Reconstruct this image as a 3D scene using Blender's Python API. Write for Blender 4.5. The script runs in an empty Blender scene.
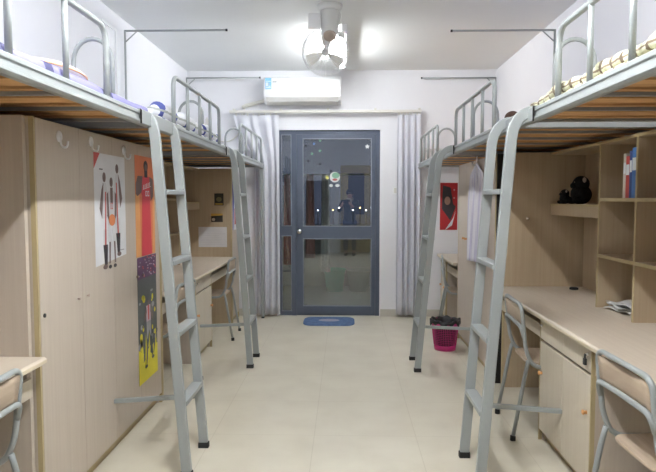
import bpy, bmesh, math, random
from mathutils import Vector, Matrix
random.seed(7)
C = bpy.context.scene.collection
SC = bpy.context.scene
PI = math.pi
# ------------------------------------------------------------ camera
F = 600.0
cd = bpy.data.cameras.new('camera'); cam = bpy.data.objects.new('camera', cd); C.objects.link(cam)
cd.sensor_width = 36.0; cd.lens = 36.0 * F / 656.0; cd.clip_start = 0.02; cd.clip_end = 400
cam.location = (0, 0, 1.40)
cam.rotation_euler = (PI/2 - math.atan(37/F), 0, math.atan(17/F))
SC.camera = cam
# ------------------------------------------------------------ world, exposure
w = bpy.data.worlds.new('night'); SC.world = w; w.use_nodes = True
bg = w.node_tree.nodes['Background']
bg.inputs[0].default_value = (0.10, 0.12, 0.20, 1); bg.inputs[1].default_value = 0.10
SC.view_settings.view_transform = 'Standard'; SC.view_settings.look = 'None'
SC.view_settings.gamma = 1; SC.view_settings.use_curve_mapping = False
SC.view_settings.exposure = 2.55
TUBE_FAR, TUBE_NEAR = 27.0, 78.0
SC.cycles.use_denoising = True
SC.cycles.max_bounces = 14; SC.cycles.diffuse_bounces = 10; SC.cycles.glossy_bounces = 5
SC.cycles.transparent_max_bounces = 12
SC.cycles.sample_clamp_indirect = 6

# ------------------------------------------------------------ materials
def new_mat(name):
    m = bpy.data.materials.new(name); m.use_nodes = True
    return m, m.node_tree, m.node_tree.nodes['Principled BSDF']
def plain(name, col, rough=0.6, metal=0.0, vary=0.05, scale=8.0, spec=0.5, bump=0.0):
    m, nt, b = new_mat(name)
    b.inputs['Roughness'].default_value = rough; b.inputs['Metallic'].default_value = metal
    b.inputs['Specular IOR Level'].default_value = spec
    tc = nt.nodes.new('ShaderNodeTexCoord'); n = nt.nodes.new('ShaderNodeTexNoise')
    n.inputs['Scale'].default_value = scale; n.inputs['Detail'].default_value = 4
    r = nt.nodes.new('ShaderNodeValToRGB')
    r.color_ramp.elements[0].position = 0.3; r.color_ramp.elements[1].position = 0.7
    r.color_ramp.elements[0].color = tuple(max(0, c*(1-vary)) for c in col)+(1,)
    r.color_ramp.elements[1].color = tuple(min(1, c*(1+vary)) for c in col)+(1,)
    nt.links.new(tc.outputs['Object'], n.inputs['Vector']); nt.links.new(n.outputs['Fac'], r.inputs[0])
    nt.links.new(r.outputs[0], b.inputs['Base Color'])
    if bump:
        bp = nt.nodes.new('ShaderNodeBump'); bp.inputs['Strength'].default_value = bump; bp.inputs['Distance'].default_value = 0.01
        nt.links.new(n.outputs['Fac'], bp.inputs['Height']); nt.links.new(bp.outputs[0], b.inputs['Normal'])
    return m
def wood(name, a, c, stretch, rough=0.5, scale=1.0):
    m, nt, b = new_mat(name)
    b.inputs['Roughness'].default_value = rough; b.inputs['Specular IOR Level'].default_value = 0.35
    tc = nt.nodes.new('ShaderNodeTexCoord'); mp = nt.nodes.new('ShaderNodeMapping')
    mp.inputs['Scale'].default_value = stretch
    n = nt.nodes.new('ShaderNodeTexNoise'); n.inputs['Scale'].default_value = scale; n.inputs['Detail'].default_value = 6
    n.inputs['Roughness'].default_value = 0.65
    r = nt.nodes.new('ShaderNodeValToRGB'); r.color_ramp.elements[0].position = 0.33; r.color_ramp.elements[1].position = 0.67
    r.color_ramp.elements[0].color = a+(1,); r.color_ramp.elements[1].color = c+(1,)
    nt.links.new(tc.outputs['Object'], mp.inputs[0]); nt.links.new(mp.outputs[0], n.inputs['Vector'])
    nt.links.new(n.outputs['Fac'], r.inputs[0]); nt.links.new(r.outputs[0], b.inputs['Base Color'])
    return m
LAM_A, LAM_B = (0.475, 0.41, 0.345), (0.52, 0.455, 0.385)
M = {}
M['lam_v'] = wood('laminate_vertical_grain', LAM_A, LAM_B, (60, 60, 1.6))
M['lam_y'] = wood('laminate_long_grain', (0.55,0.475,0.385), (0.60,0.525,0.43), (50, 1.6, 50), 0.4)
M['shelf'] = wood('shelf_laminate', (0.43,0.335,0.225), (0.48,0.385,0.265), (60, 60, 1.6))
M['edge'] = plain('yellow_edge_band', (0.44, 0.355, 0.20), 0.5)
M['edge_l'] = plain('pale_edge_band', (0.62, 0.54, 0.40), 0.45)
M['door'] = wood('cabinet_door_laminate', (0.56,0.50,0.40), (0.61,0.55,0.45), (50, 50, 1.4), 0.45)
M['metal'] = plain('grey_painted_steel', (0.32, 0.345, 0.345), 0.36, 0.0, 0.03, 3)
M['metal_b'] = plain('grey_painted_crossbar', (0.27, 0.28, 0.28), 0.5, 0.0, 0.08, 5)
M['ply'] = wood('plywood_slat', (0.52,0.26,0.10), (0.78,0.47,0.22), (3, 26, 26), 0.7)
M['rubber'] = plain('black_rubber', (0.02, 0.02, 0.02), 0.8)
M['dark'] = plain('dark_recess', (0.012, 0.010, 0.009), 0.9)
M['wall'] = plain('white_wall_paint', (0.77, 0.775, 0.805), 0.85, 0, 0.012, 2)
M['ceil'] = plain('ceiling_paint', (0.79, 0.81, 0.80), 0.9, 0, 0.012, 2)
M['trim'] = plain('tile_skirting', (0.52, 0.50, 0.45), 0.4)
M['white'] = plain('white_plastic', (0.82, 0.83, 0.84), 0.35, 0, 0.01)
M['offwhite'] = plain('cream_plastic', (0.66, 0.65, 0.60), 0.5, 0, 0.03)
M['greyp'] = plain('grey_plastic', (0.66, 0.67, 0.66), 0.5, 0, 0.03)
M['brown'] = plain('brown_plastic', (0.42, 0.34, 0.29), 0.5)
M['orange'] = plain('orange_wood_knob', (0.70, 0.36, 0.14), 0.5)
M['alu'] = plain('slate_blue_aluminium', (0.085, 0.105, 0.15), 0.42, 0.1, 0.04, 3)
M['alu_l'] = plain('light_gasket', (0.26, 0.28, 0.32), 0.5)
M['steel'] = plain('polished_steel', (0.75, 0.74, 0.72), 0.2, 1.0)
M['curtain'] = plain('lavender_white_curtain', (0.63, 0.64, 0.69), 0.9, 0, 0.03, 5, 0.1)
M['seat'] = wood('plywood_seat', (0.44,0.34,0.25), (0.52,0.42,0.32), (40, 3, 40), 0.45)
M['red'] = plain('red', (0.62, 0.05, 0.05), 0.5)
M['blackfur'] = plain('black_plush', (0.010, 0.010, 0.011), 0.95, 0, 0.4, 60, 0.2, 0.6)
M['skin'] = plain('skin', (0.55, 0.33, 0.24), 0.6, 0, 0.04)
M['hair'] = plain('black_hair', (0.015, 0.012, 0.010), 0.6)
M['jacket'] = plain('dark_green_cloth', (0.05, 0.06, 0.05), 0.9)
M['jeans'] = plain('dark_blue_cloth', (0.04, 0.05, 0.09), 0.9)
M['scarf'] = plain('beige_cloth', (0.42, 0.36, 0.28), 0.9)
def emis(name, col, s):
    m, nt, b = new_mat(name)
    b.inputs['Base Color'].default_value = col+(1,)
    b.inputs['Emission Color'].default_value = col+(1,); b.inputs['Emission Strength'].default_value = s
    return m
M['tube_far'] = emis('fluorescent_tube', (0.96, 0.98, 1.0), TUBE_FAR)
M['tube_near'] = emis('fluorescent_tube_near', (0.96, 0.98, 1.0), TUBE_NEAR)
M['lamp_o'] = emis('sodium_lamp', (1.0, 0.45, 0.12), 5.0)
M['lamp_w'] = emis('white_lamp', (0.9, 0.95, 1.0), 4.0)
# glass: tinted, partly mirroring
m, nt, b = new_mat('tinted_door_glass')
nt.nodes.remove(b); out = nt.nodes['Material Output']
tr = nt.nodes.new('ShaderNodeBsdfTransparent'); tr.inputs[0].default_value = (0.86, 0.90, 0.89, 1)
gl = nt.nodes.new('ShaderNodeBsdfGlossy'); gl.inputs['Roughness'].default_value = 0.0; gl.inputs[0].default_value = (0.95, 0.96, 1, 1)
mx = nt.nodes.new('ShaderNodeMixShader'); mx.inputs[0].default_value = 0.12
nt.links.new(tr.outputs[0], mx.inputs[1]); nt.links.new(gl.outputs[0], mx.inputs[2]); nt.links.new(mx.outputs[0], out.inputs[0])
M['glass'] = m
# floor tiles
m, nt, b = new_mat('cream_floor_tiles')
tc = nt.nodes.new('ShaderNodeTexCoord'); mp = nt.nodes.new('ShaderNodeMapping')
mp.inputs['Location'].default_value = (0.18, 0.12, 0)
bk = nt.nodes.new('ShaderNodeTexBrick'); bk.offset = 0.0; bk.squash = 1.0
bk.inputs['Scale'].default_value = 1.0; bk.inputs['Brick Width'].default_value = 0.6; bk.inputs['Row Height'].default_value = 0.6
bk.inputs['Mortar Size'].default_value = 0.0028; bk.inputs['Mortar Smooth'].default_value = 0.3
bk.inputs['Color1'].default_value = (0.69, 0.65, 0.54, 1); bk.inputs['Color2'].default_value = (0.675, 0.635, 0.525, 1)
bk.inputs['Mortar'].default_value = (0.60, 0.555, 0.45, 1)
n = nt.nodes.new('ShaderNodeTexNoise'); n.inputs['Scale'].default_value = 3.5; n.inputs['Detail'].default_value = 7
r = nt.nodes.new('ShaderNodeValToRGB'); r.color_ramp.elements[0].position = 0.3; r.color_ramp.elements[1].position = 0.65
r.color_ramp.elements[0].color = (0.90, 0.885, 0.87, 1); r.color_ramp.elements[1].color = (1, 1, 1, 1)
mm = nt.nodes.new('ShaderNodeMix'); mm.data_type = 'RGBA'; mm.blend_type = 'MULTIPLY'; mm.inputs[0].default_value = 1
nt.links.new(tc.outputs['Object'], mp.inputs[0]); nt.links.new(mp.outputs[0], bk.inputs['Vector'])
nt.links.new(tc.outputs['Object'], n.inputs['Vector']); nt.links.new(n.outputs['Fac'], r.inputs[0])
nt.links.new(bk.outputs['Color'], mm.inputs[6]); nt.links.new(r.outputs[0], mm.inputs[7])
nt.links.new(mm.outputs[2], b.inputs['Base Color']); b.inputs['Roughness'].default_value = 0.32
b.inputs['Specular IOR Level'].default_value = 0.45
M['floor'] = m
def striped(name, base, cols, scale, axis_scale=(1,1,1), rough=0.9):
    """cloth with printed checks: two crossed wave textures"""
    m, nt, b = new_mat(name); b.inputs['Roughness'].default_value = rough
    tc = nt.nodes.new('ShaderNodeTexCoord'); prev = None
    rgb = nt.nodes.new('ShaderNodeRGB'); rgb.outputs[0].default_value = base+(1,); prev = rgb.outputs[0]
    for ax, c, th, sc in cols:
        wv = nt.nodes.new('ShaderNodeTexWave'); wv.bands_direction = ax; wv.inputs['Scale'].default_value = sc
        wv.inputs['Distortion'].default_value = 0.35; wv.inputs['Detail'].default_value = 1
        mt = nt.nodes.new('ShaderNodeMath'); mt.operation = 'GREATER_THAN'; mt.inputs[1].default_value = th
        mi = nt.nodes.new('ShaderNodeMix'); mi.data_type = 'RGBA'; mi.inputs[7].default_value = c+(1,)
        nt.links.new(tc.outputs['Object'], wv.inputs['Vector']); nt.links.new(wv.outputs['Fac'], mt.inputs[0])
        nt.links.new(mt.outputs[0], mi.inputs[0]); nt.links.new(prev, mi.inputs[6]); prev = mi.outputs[2]
    nt.links.new(prev, b.inputs['Base Color'])
    return m
M['plaid'] = striped('cream_plaid_cloth', (0.74,0.73,0.55), [('Y', (0.62,0.61,0.42), 0.75, 5.0), ('Z', (0.28,0.22,0.15), 0.90, 9.0), ('Y', (0.16,0.12,0.08), 0.90, 3.6)], 1)
M['bluewhite'] = striped('blue_white_cloth', (0.78,0.79,0.82), [('Y', (0.08,0.10,0.34), 0.86, 1.3), ('Z', (0.40,0.43,0.40), 0.90, 5.0)], 1)
M['purple'] = striped('violet_sheet', (0.25,0.24,0.44), [('Y', (0.05,0.05,0.12), 0.97, 0.6)], 1)
M['bluemat'] = plain('blue_rug', (0.09, 0.155, 0.30), 0.95, 0, 0.25, 25)
M['shirt'] = striped('lavender_stripe_cloth', (0.60,0.59,0.64), [('Y', (0.46,0.44,0.56), 0.70, 5.0)], 1)

# ------------------------------------------------------------ mesh helper
class MB:
    def __init__(s): s.b = bmesh.new()
    def _m(s, faces, m):
        for f in faces: f.material_index = m
    def box(s, x0, x1, y0, y1, z0, z1, m=0, rot=None):
        if x0 > x1: x0, x1 = x1, x0
        if y0 > y1: y0, y1 = y1, y0
        vs = [s.b.verts.new(p) for p in ((x0,y0,z0),(x1,y0,z0),(x1,y1,z0),(x0,y1,z0),(x0,y0,z1),(x1,y0,z1),(x1,y1,z1),(x0,y1,z1))]
        if rot is not None:
            for v in vs: v.co = rot @ v.co
        fs = [s.b.faces.new([vs[i] for i in q]) for q in ((3,2,1,0),(4,5,6,7),(0,1,5,4),(1,2,6,5),(2,3,7,6),(3,0,4,7))]
        s._m(fs, m); return s
    def prism(s, pts, a, b, axis, m=0):
        """extrude a 2-D polygon along an axis ('x': pts are (y,z); 'y': (x,z); 'z': (x,y))"""
        def P(p, t): return {'x': (t, p[0], p[1]), 'y': (p[0], t, p[1]), 'z': (p[0], p[1], t)}[axis]
        A = [s.b.verts.new(P(p, a)) for p in pts]; B = [s.b.verts.new(P(p, b)) for p in pts]
        n = len(pts); fs = [s.b.faces.new(A), s.b.faces.new(B[::-1])]
        for i in range(n): fs.append(s.b.faces.new((A[(i+1)%n], A[i], B[i], B[(i+1)%n])))
        s._m(fs, m); return s
    def tube(s, pts, r, n=10, m=0, cap=True, rect=None, up=(0,0,1), closed=False, radii=None):
        pts = [Vector(p) for p in pts]; N = len(pts); rings = []
        side = None
        for i, p in enumerate(pts):
            if closed: t = (pts[(i+1)%N]-pts[i-1]).normalized()
            else: t = (pts[min(i+1,N-1)]-pts[max(i-1,0)]).normalized()
            if side is None:
                u = Vector(up)
                if abs(u.dot(t)) > 0.95: u = Vector((0,1,0)) if abs(t.y) < 0.9 else Vector((1,0,0))
                side = (u - t*u.dot(t)).normalized()
            else: side = (side - t*side.dot(t)).normalized()
            o = t.cross(side)
            if rect:
                a, c = rect; prof = [(a/2,c/2),(-a/2,c/2),(-a/2,-c/2),(a/2,-c/2)]
            else:
                rr = radii[i] if radii else r
                prof = [(rr*math.cos(2*PI*k/n), rr*math.sin(2*PI*k/n)) for k in range(n)]
            rings.append([s.b.verts.new(p + side*x + o*y) for x, y in prof])
        k = len(rings[0]); fs = []
        for i in range(N if closed else N-1):
            A, B = rings[i], rings[(i+1)%N]
            for j in range(k):
                f = s.b.faces.new((A[j], A[(j+1)%k], B[(j+1)%k], B[j])); fs.append(f)
                if not rect: f.smooth = True
        if cap and not closed: fs += [s.b.faces.new(rings[0][::-1]), s.b.faces.new(rings[-1])]
        s._m(fs, m); return s
    def lathe(s, prof, n=24, c=(0,0,0), m=0, M4=None, cap=True, smooth=True):
        """prof: (r,z) bottom to top"""
        rings = []
        for r, z in prof:
            ring = []
            for k in range(n):
                p = Vector((r*math.cos(2*PI*k/n), r*math.sin(2*PI*k/n), z))
                if M4 is not None: p = M4 @ p
                ring.append(s.b.verts.new(p + Vector(c)))
            rings.append(ring)
        fs = []
        for A, B in zip(rings, rings[1:]):
            for j in range(n):
                f = s.b.faces.new((A[j], A[(j+1)%n], B[(j+1)%n], B[j])); f.smooth = smooth; fs.append(f)
        if cap:
            if prof[0][0] > 1e-5: fs.append(s.b.faces.new(rings[0][::-1]))
            if prof[-1][0] > 1e-5: fs.append(s.b.faces.new(rings[-1]))
        s._m(fs, m); return s
    def ball(s, c, r, m=0, n=16, squash=(1,1,1), rot=None):
        k0 = len(s.b.verts); mat = Matrix.Translation(c)
        if rot is not None: mat = mat @ rot.to_4x4()
        mat = mat @ Matrix.Diagonal((r*squash[0], r*squash[1], r*squash[2], 1))
        g = bmesh.ops.create_uvsphere(s.b, u_segments=n, v_segments=max(6, n//2+2), radius=1, matrix=mat)
        fs = set(f for v in g['verts'] for f in v.link_faces)
        for f in fs: f.material_index = m; f.smooth = True
        return s
    def grid(s, fn, nu, nv, m=0, smooth=True):
        V = [[s.b.verts.new(fn(i/nu, j/nv)) for i in range(nu+1)] for j in range(nv+1)]
        fs = []
        for j in range(nv):
            for i in range(nu):
                f = s.b.faces.new((V[j][i], V[j][i+1], V[j+1][i+1], V[j+1][i])); f.smooth = smooth; fs.append(f)
        s._m(fs, m); return s
    def build(s, name, mats, parent=None, bevel=0, solid=0, loc=None, subsurf=0, wire=0):
        if not isinstance(mats, (list, tuple)): mats = [mats]
        bmesh.ops.recalc_face_normals(s.b, faces=s.b.faces[:]) if not solid else None
        me = bpy.data.meshes.new(name); s.b.to_mesh(me); s.b.free()
        for x in mats: me.materials.append(M[x] if isinstance(x, str) else x)
        o = bpy.data.objects.new(name, me); C.objects.link(o)
        if wire:
            md = o.modifiers.new('wire', 'WIREFRAME'); md.thickness = wire; md.use_replace = True; md.use_even_offset = False
        if solid:
            md = o.modifiers.new('solid', 'SOLIDIFY'); md.thickness = solid; md.offset = 0
        if bevel:
            md = o.modifiers.new('bevel', 'BEVEL'); md.width = bevel; md.segments = 2; md.limit_method = 'ANGLE'; md.angle_limit = 0.7
        if subsurf:
            md = o.modifiers.new('sub', 'SUBSURF'); md.levels = subsurf; md.render_levels = subsurf
        if parent is not None: o.parent = parent
        if loc is not None: o.location = loc
        return o
def fillet(pts, r, n=6):
    pts = [Vector(p) for p in pts]; out = [pts[0]]
    for a, b, c in zip(pts, pts[1:], pts[2:]):
        d1 = (a-b); d2 = (c-b); rr = min(r, d1.length*0.49, d2.length*0.49)
        p, q = b + d1.normalized()*rr, b + d2.normalized()*rr
        for k in range(n+1):
            t = k/n; out.append(p*(1-t)**2 + b*2*t*(1-t) + q*t*t)
    out.append(pts[-1]); return out
def thing(name, label, cat, loc=(0,0,0), rotz=0, group=None):
    o = bpy.data.objects.new(name, None); C.objects.link(o); o.empty_display_size = 0.1
    o.location = loc; o.rotation_euler = (0,0,rotz); o['label'] = label; o['category'] = cat
    if group: o['group'] = group
    return o
def tag(o, label, cat, group=None):
    o['label'] = label; o['category'] = cat
    if group: o['group'] = group
    return o
def struct(name, mb, mats, parent=None, **k):
    o = mb.build(name, mats, parent, **k)
    if parent is None: o['kind'] = 'structure'
    return o
def dup(root, loc=None, rotz=None, label=None):
    def rec(o, par):
        c = o.copy(); C.objects.link(c)
        if par is not None: c.parent = par
        for ch in o.children: rec(ch, c)
        return c
    kids = list(root.children)
    r = root.copy(); C.objects.link(r)
    for ch in kids: rec(ch, r)
    if loc: r.location = loc
    if rotz is not None: r.rotation_euler = (0,0,rotz)
    if label: r['label'] = label
    return r

# ------------------------------------------------------------ setting
XL, XR, YB, YF, ZC = -1.86, 1.755, -1.30, 7.12, 2.90
WT = 0.15
struct('floor', MB().box(XL-WT, XR+WT, YB-WT, YF+WT, -0.1, 0), 'floor')
struct('ceiling', MB().box(XL-WT, XR+WT, YB-WT, YF+WT, ZC, ZC+0.1), 'ceil')
struct('wall_left', MB().box(XL-WT, XL, YB-WT, YF+WT, 0, ZC), 'wall')
struct('wall_right', MB().box(XR, XR+WT, YB-WT, YF+WT, 0, ZC), 'wall')
DX0, DX1, DZ = -0.803, 0.412, 2.212
mb = MB(); mb.box(XL, DX0, YF, YF+WT, 0, ZC); mb.box(DX1, XR, YF, YF+WT, 0, ZC); mb.box(DX0, DX1, YF, YF+WT, DZ, ZC)
struct('wall_far', mb, 'wall')
BX0, BX1, BZ = -0.12, 0.80, 2.27
mb = MB(); mb.box(XL, BX0, YB-WT, YB, 0, ZC); mb.box(BX1, XR, YB-WT, YB, 0, ZC); mb.box(BX0, BX1, YB-WT, YB, BZ, ZC)
struct('wall_back', mb, 'wall')
# entrance door behind the camera (seen mirrored in the glass)
d = MB(); 
for a, c in ((BX0, BX0+0.07), (BX1-0.07, BX1)): d.box(a, c, YB-WT, YB+0.02, 0, BZ)
d.box(BX0, BX1, YB-WT, YB+0.02, BZ-0.07, BZ)
M['yellowwood'] = wood('yellow_varnished_wood', (0.50,0.40,0.18), (0.58,0.47,0.24), (30,30,2))
M['darkpane'] = plain('dark_door_pane', (0.05,0.045,0.05), 0.2)
dr = struct('door_2', d, 'yellowwood')
d = MB(); d.box(BX0+0.075, BX1-0.075, YB-0.06, YB-0.02, 0.01, BZ-0.075); d.build('door_leaf', 'yellowwood', dr)
d = MB(); d.box(BX0+0.20, BX1-0.30, YB-0.065, YB-0.012, 1.0, BZ-0.2); d.build('door_pane', 'darkpane', dr)
d = MB(); d.tube([(BX1-0.15, YB-0.02, 1.0), (BX1-0.15, YB+0.04, 1.0), (BX1-0.27, YB+0.04, 1.0)], 0.01); d.build('door_handle', 'steel', dr)
# skirting
struct('baseboard_right', MB().box(DX1+0.01, XR, YF-0.012, YF, 0, 0.085), 'trim')
struct('baseboard_left', MB().box(XL, DX0-0.01, YF-0.012, YF, 0, 0.085), 'trim')
# balcony door with sidelight
mb = MB(); y0, y1 = YF+0.03, YF+0.09
mb.box(DX0, DX0+0.045, y0, y1, 0, DZ); mb.box(DX1-0.05, DX1, y0, y1, 0, DZ); mb.box(DX0+0.045, DX1-0.05, y0, y1, DZ-0.05, DZ)
mb.box(-0.635, -0.580, y0-0.012, y1, 0, DZ-0.05)
mb.box(DX0+0.045, -0.635, y0, y1, 0, 0.05)
mb.box(DX0+0.045, -0.635, y0, y1, 0.965, 1.075); mb.box(-0.58, DX1-0.05, y0+.01, y1, 0, 0.02)
fr = struct('door_1', mb, 'alu')
mb = MB(); lx0, lx1 = -0.578, DX1-0.052
mb.box(lx0, lx0+0.075, y0-0.005, y1-0.01, 0.022, DZ-0.052); mb.box(lx1-0.045, lx1, y0-0.005, y1-0.01, 0.022, DZ-0.052)
mb.box(lx0+0.075, lx1-0.045, y0-0.005, y1-0.01, DZ-0.097, DZ-0.052); mb.box(lx0+0.075, lx1-0.045, y0-0.005, y1-0.01, 0.93, 1.072)
mb.box(lx0+0.075, lx1-0.045, y0-0.005, y1-0.01, 0.022, 0.112)
leaf = mb.build('door_leaf', 'alu', fr, bevel=0.003)
def gasket(x0, x1, z0, z1, par):
    g = MB(); t = 0.010; ya, yb = y0-0.006, y0+0.012
    g.box(x0, x0+t, ya, yb, z0, z1).box(x1-t, x1, ya, yb, z0, z1).box(x0+t, x1-t, ya, yb, z0, z0+t).box(x0+t, x1-t, ya, yb, z1-t, z1)
    g.build('gasket', 'alu_l', par)
    MB().box(x0+.002, x1-.002, y0+0.022, y0+0.030, z0+.002, z1-.002).build('glass_pane', 'glass', par)
gx0, gx1 = lx0+0.075, lx1-0.045
gasket(gx0, gx1, 1.072, DZ-0.097, leaf); gasket(gx0, gx1, 0.112, 0.93, leaf)
gasket(DX0+0.045, -0.635, 1.075, DZ-0.05, fr); gasket(DX0+0.045, -0.635, 0.05, 0.965, fr)
Rx = Matrix.Rotation(PI/2, 4, 'X')
MB().lathe([(0.030,0),(0.030,0.006),(0.012,0.010),(0.012,0.03),(0.027,0.038),(0.031,0.055),(0.022,0.070),(0,0.072)], 20, (lx0+0.037, y0-0.005, 1.015), 0, Rx).build('door_handle', 'steel', leaf)
# glass stickers
def sticker(x, z, r, kind, label):
    y = y0+0.0212; mb = MB()
    def disc(cx, cz, rx, rz, lay, m, n=18): mb.prism([(cx+rx*math.cos(2*PI*k/n), cz+rz*math.sin(2*PI*k/n)) for k in range(n)], y-0.0006-lay*0.0004, y-lay*0.0004-0.0002, 'y', m)
    if kind == 'flower':
        disc(x, z, 0.062, 0.062, 0, 0); disc(x+0.01, z+0.02, 0.045, 0.035, 1, 1); disc(x, z-0.03, 0.03, 0.014, 1, 2)
        disc(x-0.045, z-0.10, 0.022, 0.018, 0, 0); disc(x+0.03, z-0.10, 0.026, 0.018, 0, 0); disc(x-0.09, z-0.005, 0.02, 0.022, 0, 3)
    else:
        pts = []
        for k in range(10):
            rr = r if k % 2 == 0 else r*0.55
            pts.append((x+rr*math.sin(2*PI*k/10), z+rr*math.cos(2*PI*k/10)))
        mb.prism(pts, y-0.0008, y-0.0002, 'y', {'dark':0,'green':1,'blue':2,'white':3}[kind])
    if kind == 'flower': mats = [st_w, st_g, st_r, st_y]
    else: mats = [st_k, st_g, st_b, st_w]
    o = mb.build('window_sticker', mats); return tag(o, label, 'sticker')
st_w = plain('sticker_white', (0.65,0.68,0.66), 0.6); st_g = plain('sticker_green', (0.22,0.42,0.30), 0.6); st_r = plain('sticker_red', (0.45,0.12,0.12), 0.6)
st_y = plain('sticker_yellow', (0.45,0.42,0.12), 0.6); st_k = plain('sticker_dark', (0.03,0.03,0.04), 0.6); st_b = plain('sticker_blue', (0.12,0.22,0.42), 0.6)
sticker(-0.122, 1.66, 0, 'flower', 'large white and green round sticker with small blobs on the door glass')
for px, py, kd, lb in ((306,146,'dark','dark star sticker, topmost dark one at left edge of door glass'),
        (314,144,'blue','small blue star sticker high on the door glass'),
        (320,141,'green','small green star sticker nearest the top of the door glass'),
        (320,151,'green','larger green star sticker high on the door glass'),
        (312,154,'green','green star sticker just below the blue one on the door glass'),
        (308,161,'dark','dark star sticker at left edge of glass, above the mirrored wardrobe'),
        (320,164,'dark','dark star sticker left of and above the large white sticker'),
        (331,171,'dark','tiny dark star sticker touching the large white sticker from above'),
        (367,147,'white','white star sticker in the top right corner of the door glass')):
    dd = 7.15
    sticker((px-345)/600*dd, 1.4-(py-199)/600*dd, 0.030 if kd in ('white',) else 0.02, kd, lb)

# ------------------------------------------------------------ balcony and the night outside
M['balc'] = plain('balcony_tile', (0.40,0.40,0.36), 0.5)
M['balcw'] = plain('balcony_wall', (0.42,0.42,0.40), 0.8)
struct('floor_balcony', MB().box(-1.9, 1.9, YF+WT, 9.75, -0.1, 0), 'balc')
struct('wall_balcony', MB().box(-1.9, 1.9, 9.6, 9.75, 0, 0.95), 'balcw')
mb = MB(); mb.box(-2.05, -1.9, YF+WT, 9.75, -0.1, 2.9); mb.box(1.9, 2.05, YF+WT, 9.75, -0.1, 2.9); struct('wall_balcony_side', mb, 'balcw')
struct('ceiling_balcony', MB().box(-2.05, 2.05, YF+WT, 9.75, 2.9, 3.0), 'balcw')
struct('trim_1', MB().box(-1.9, 1.9, 9.62, 9.72, 0.95, 0.99), 'alu')
M['ground'] = plain('night_ground', (0.05,0.05,0.05), 0.9)
struct('ground', MB().box(-90, 90, 30, 140, -14.3, -14), 'ground')
for i, (px, col) in enumerate(((281,0),(287,1),(307,1),(313,0),(318,1),(325,1),(333,0),(339,1),(353,1),(360,0),(366,1),(371,1))):
    for Y, dz in (((62, -0.9) if i % 2 else (70, -1.3)),):
        x = (px-345)/600*Y
        t = thing('street_lamp', 'distant street lamp glowing over the balcony wall at night', 'street lamp', (x, Y, -14), 0, 'street lamps beyond the balcony')
        zz = 14 + 1.4 + dz
        MB().tube([(0,0,0),(0,0,zz-0.2)], 0.06, 6).build('lamp_post', 'rubber', t)
        MB().ball((0,0,zz), 0.065, 0, 10).build('lamp_globe', 'lamp_o' if col == 0 else 'lamp_w', t)
# buckets
def bucket(x, y, r, h, mat, hm, label):
    t = thing('bucket', label, 'bucket', (x, y, 0), 0)
    b = MB(); b.lathe([(0, 0.004),(r*0.74,0.004),(r*0.74,0),(r*0.76,0),(r*0.98,h-0.02),(r*1.05,h-0.02),(r*1.05,h),(r*0.96,h),(r*0.74,0.012),(0,0.012)], 28)
    b.build('bucket_body', mat, t)
    hp = [(r*1.04*math.cos(a), -r*0.35*math.sin(a), h-0.03-0.09*math.sin(a)) for a in [PI*k/12 for k in range(13)]]
    MB().tube(hp, 0.004, 6).build('bucket_handle', hm, t)
M['bgreen'] = plain('green_plastic', (0.14,0.58,0.38), 0.4); M['bgrey'] = plain('grey_bucket', (0.50,0.51,0.50), 0.4)
bucket(-0.155, 9.1, 0.165, 0.34, 'bgreen', 'white', 'green plastic bucket on the balcony behind the glass door')
bucket(0.205, 9.1, 0.175, 0.33, 'bgrey', 'steel', 'grey plastic bucket on the balcony, right of the green one')
o = MB().box(-0.42, 0.03, 7.62, 7.78, 0, 0.012).build('door_mat', 'dark', bevel=0.004); tag(o, 'dark door mat on the balcony floor just outside the glass', 'mat')
# drying pole with clothes
t = thing('drying_rail', 'steel drying rail standing across the balcony', 'clothes rail', (0, 8.6, 0))
for sx in (-1.5, 1.5): MB().tube([(sx,0,0),(sx,0,1.75)], 0.014).build('rail_post', 'steel', t)
MB().tube([(-1.5,0,1.75),(1.5,0,1.75)], 0.012).build('rail_bar', 'steel', t)
def hanging(name, x, wd, z0, z1, mat, label, cat):
    b = MB(); ph = x*7
    b.grid(lambda u, v: Vector((x+(u-0.5)*wd*(0.8+0.3*v), 8.6+0.022*math.sin(u*9+ph)+(0.004 if v>0 else 0)+0.006, z1+0.0-(z1-z0)*v)), 20, 8)
    b.grid(lambda u, v: Vector((x+(u-0.5)*wd*0.8, 8.606+0.022*math.sin(u*9+ph)-v*0.03, z1+0.012*math.sin(PI*v)-0.1*v)), 20, 2)
    o = b.build(name, mat, solid=0.004); tag(o, label, cat)
M['pinkc'] = plain('pink_cloth', (0.55,0.30,0.28), 0.9); M['whitec'] = plain('white_cloth', (0.62,0.62,0.60), 0.9); M['redc'] = plain('red_cloth', (0.45,0.08,0.07), 0.9)
hanging('hanging_towel', -0.50, 0.13, 0.55, 1.757, 'pinkc', 'pink towel hanging on the balcony rail', 'towel')
hanging('hanging_trousers', -0.28, 0.13, 0.35, 1.757, 'whitec', 'white trouser leg hanging on the balcony rail', 'clothes')
hanging('hanging_towel', -0.83, 0.10, 0.45, 1.757, 'redc', 'dark red towel hanging behind the side pane', 'towel')

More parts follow.
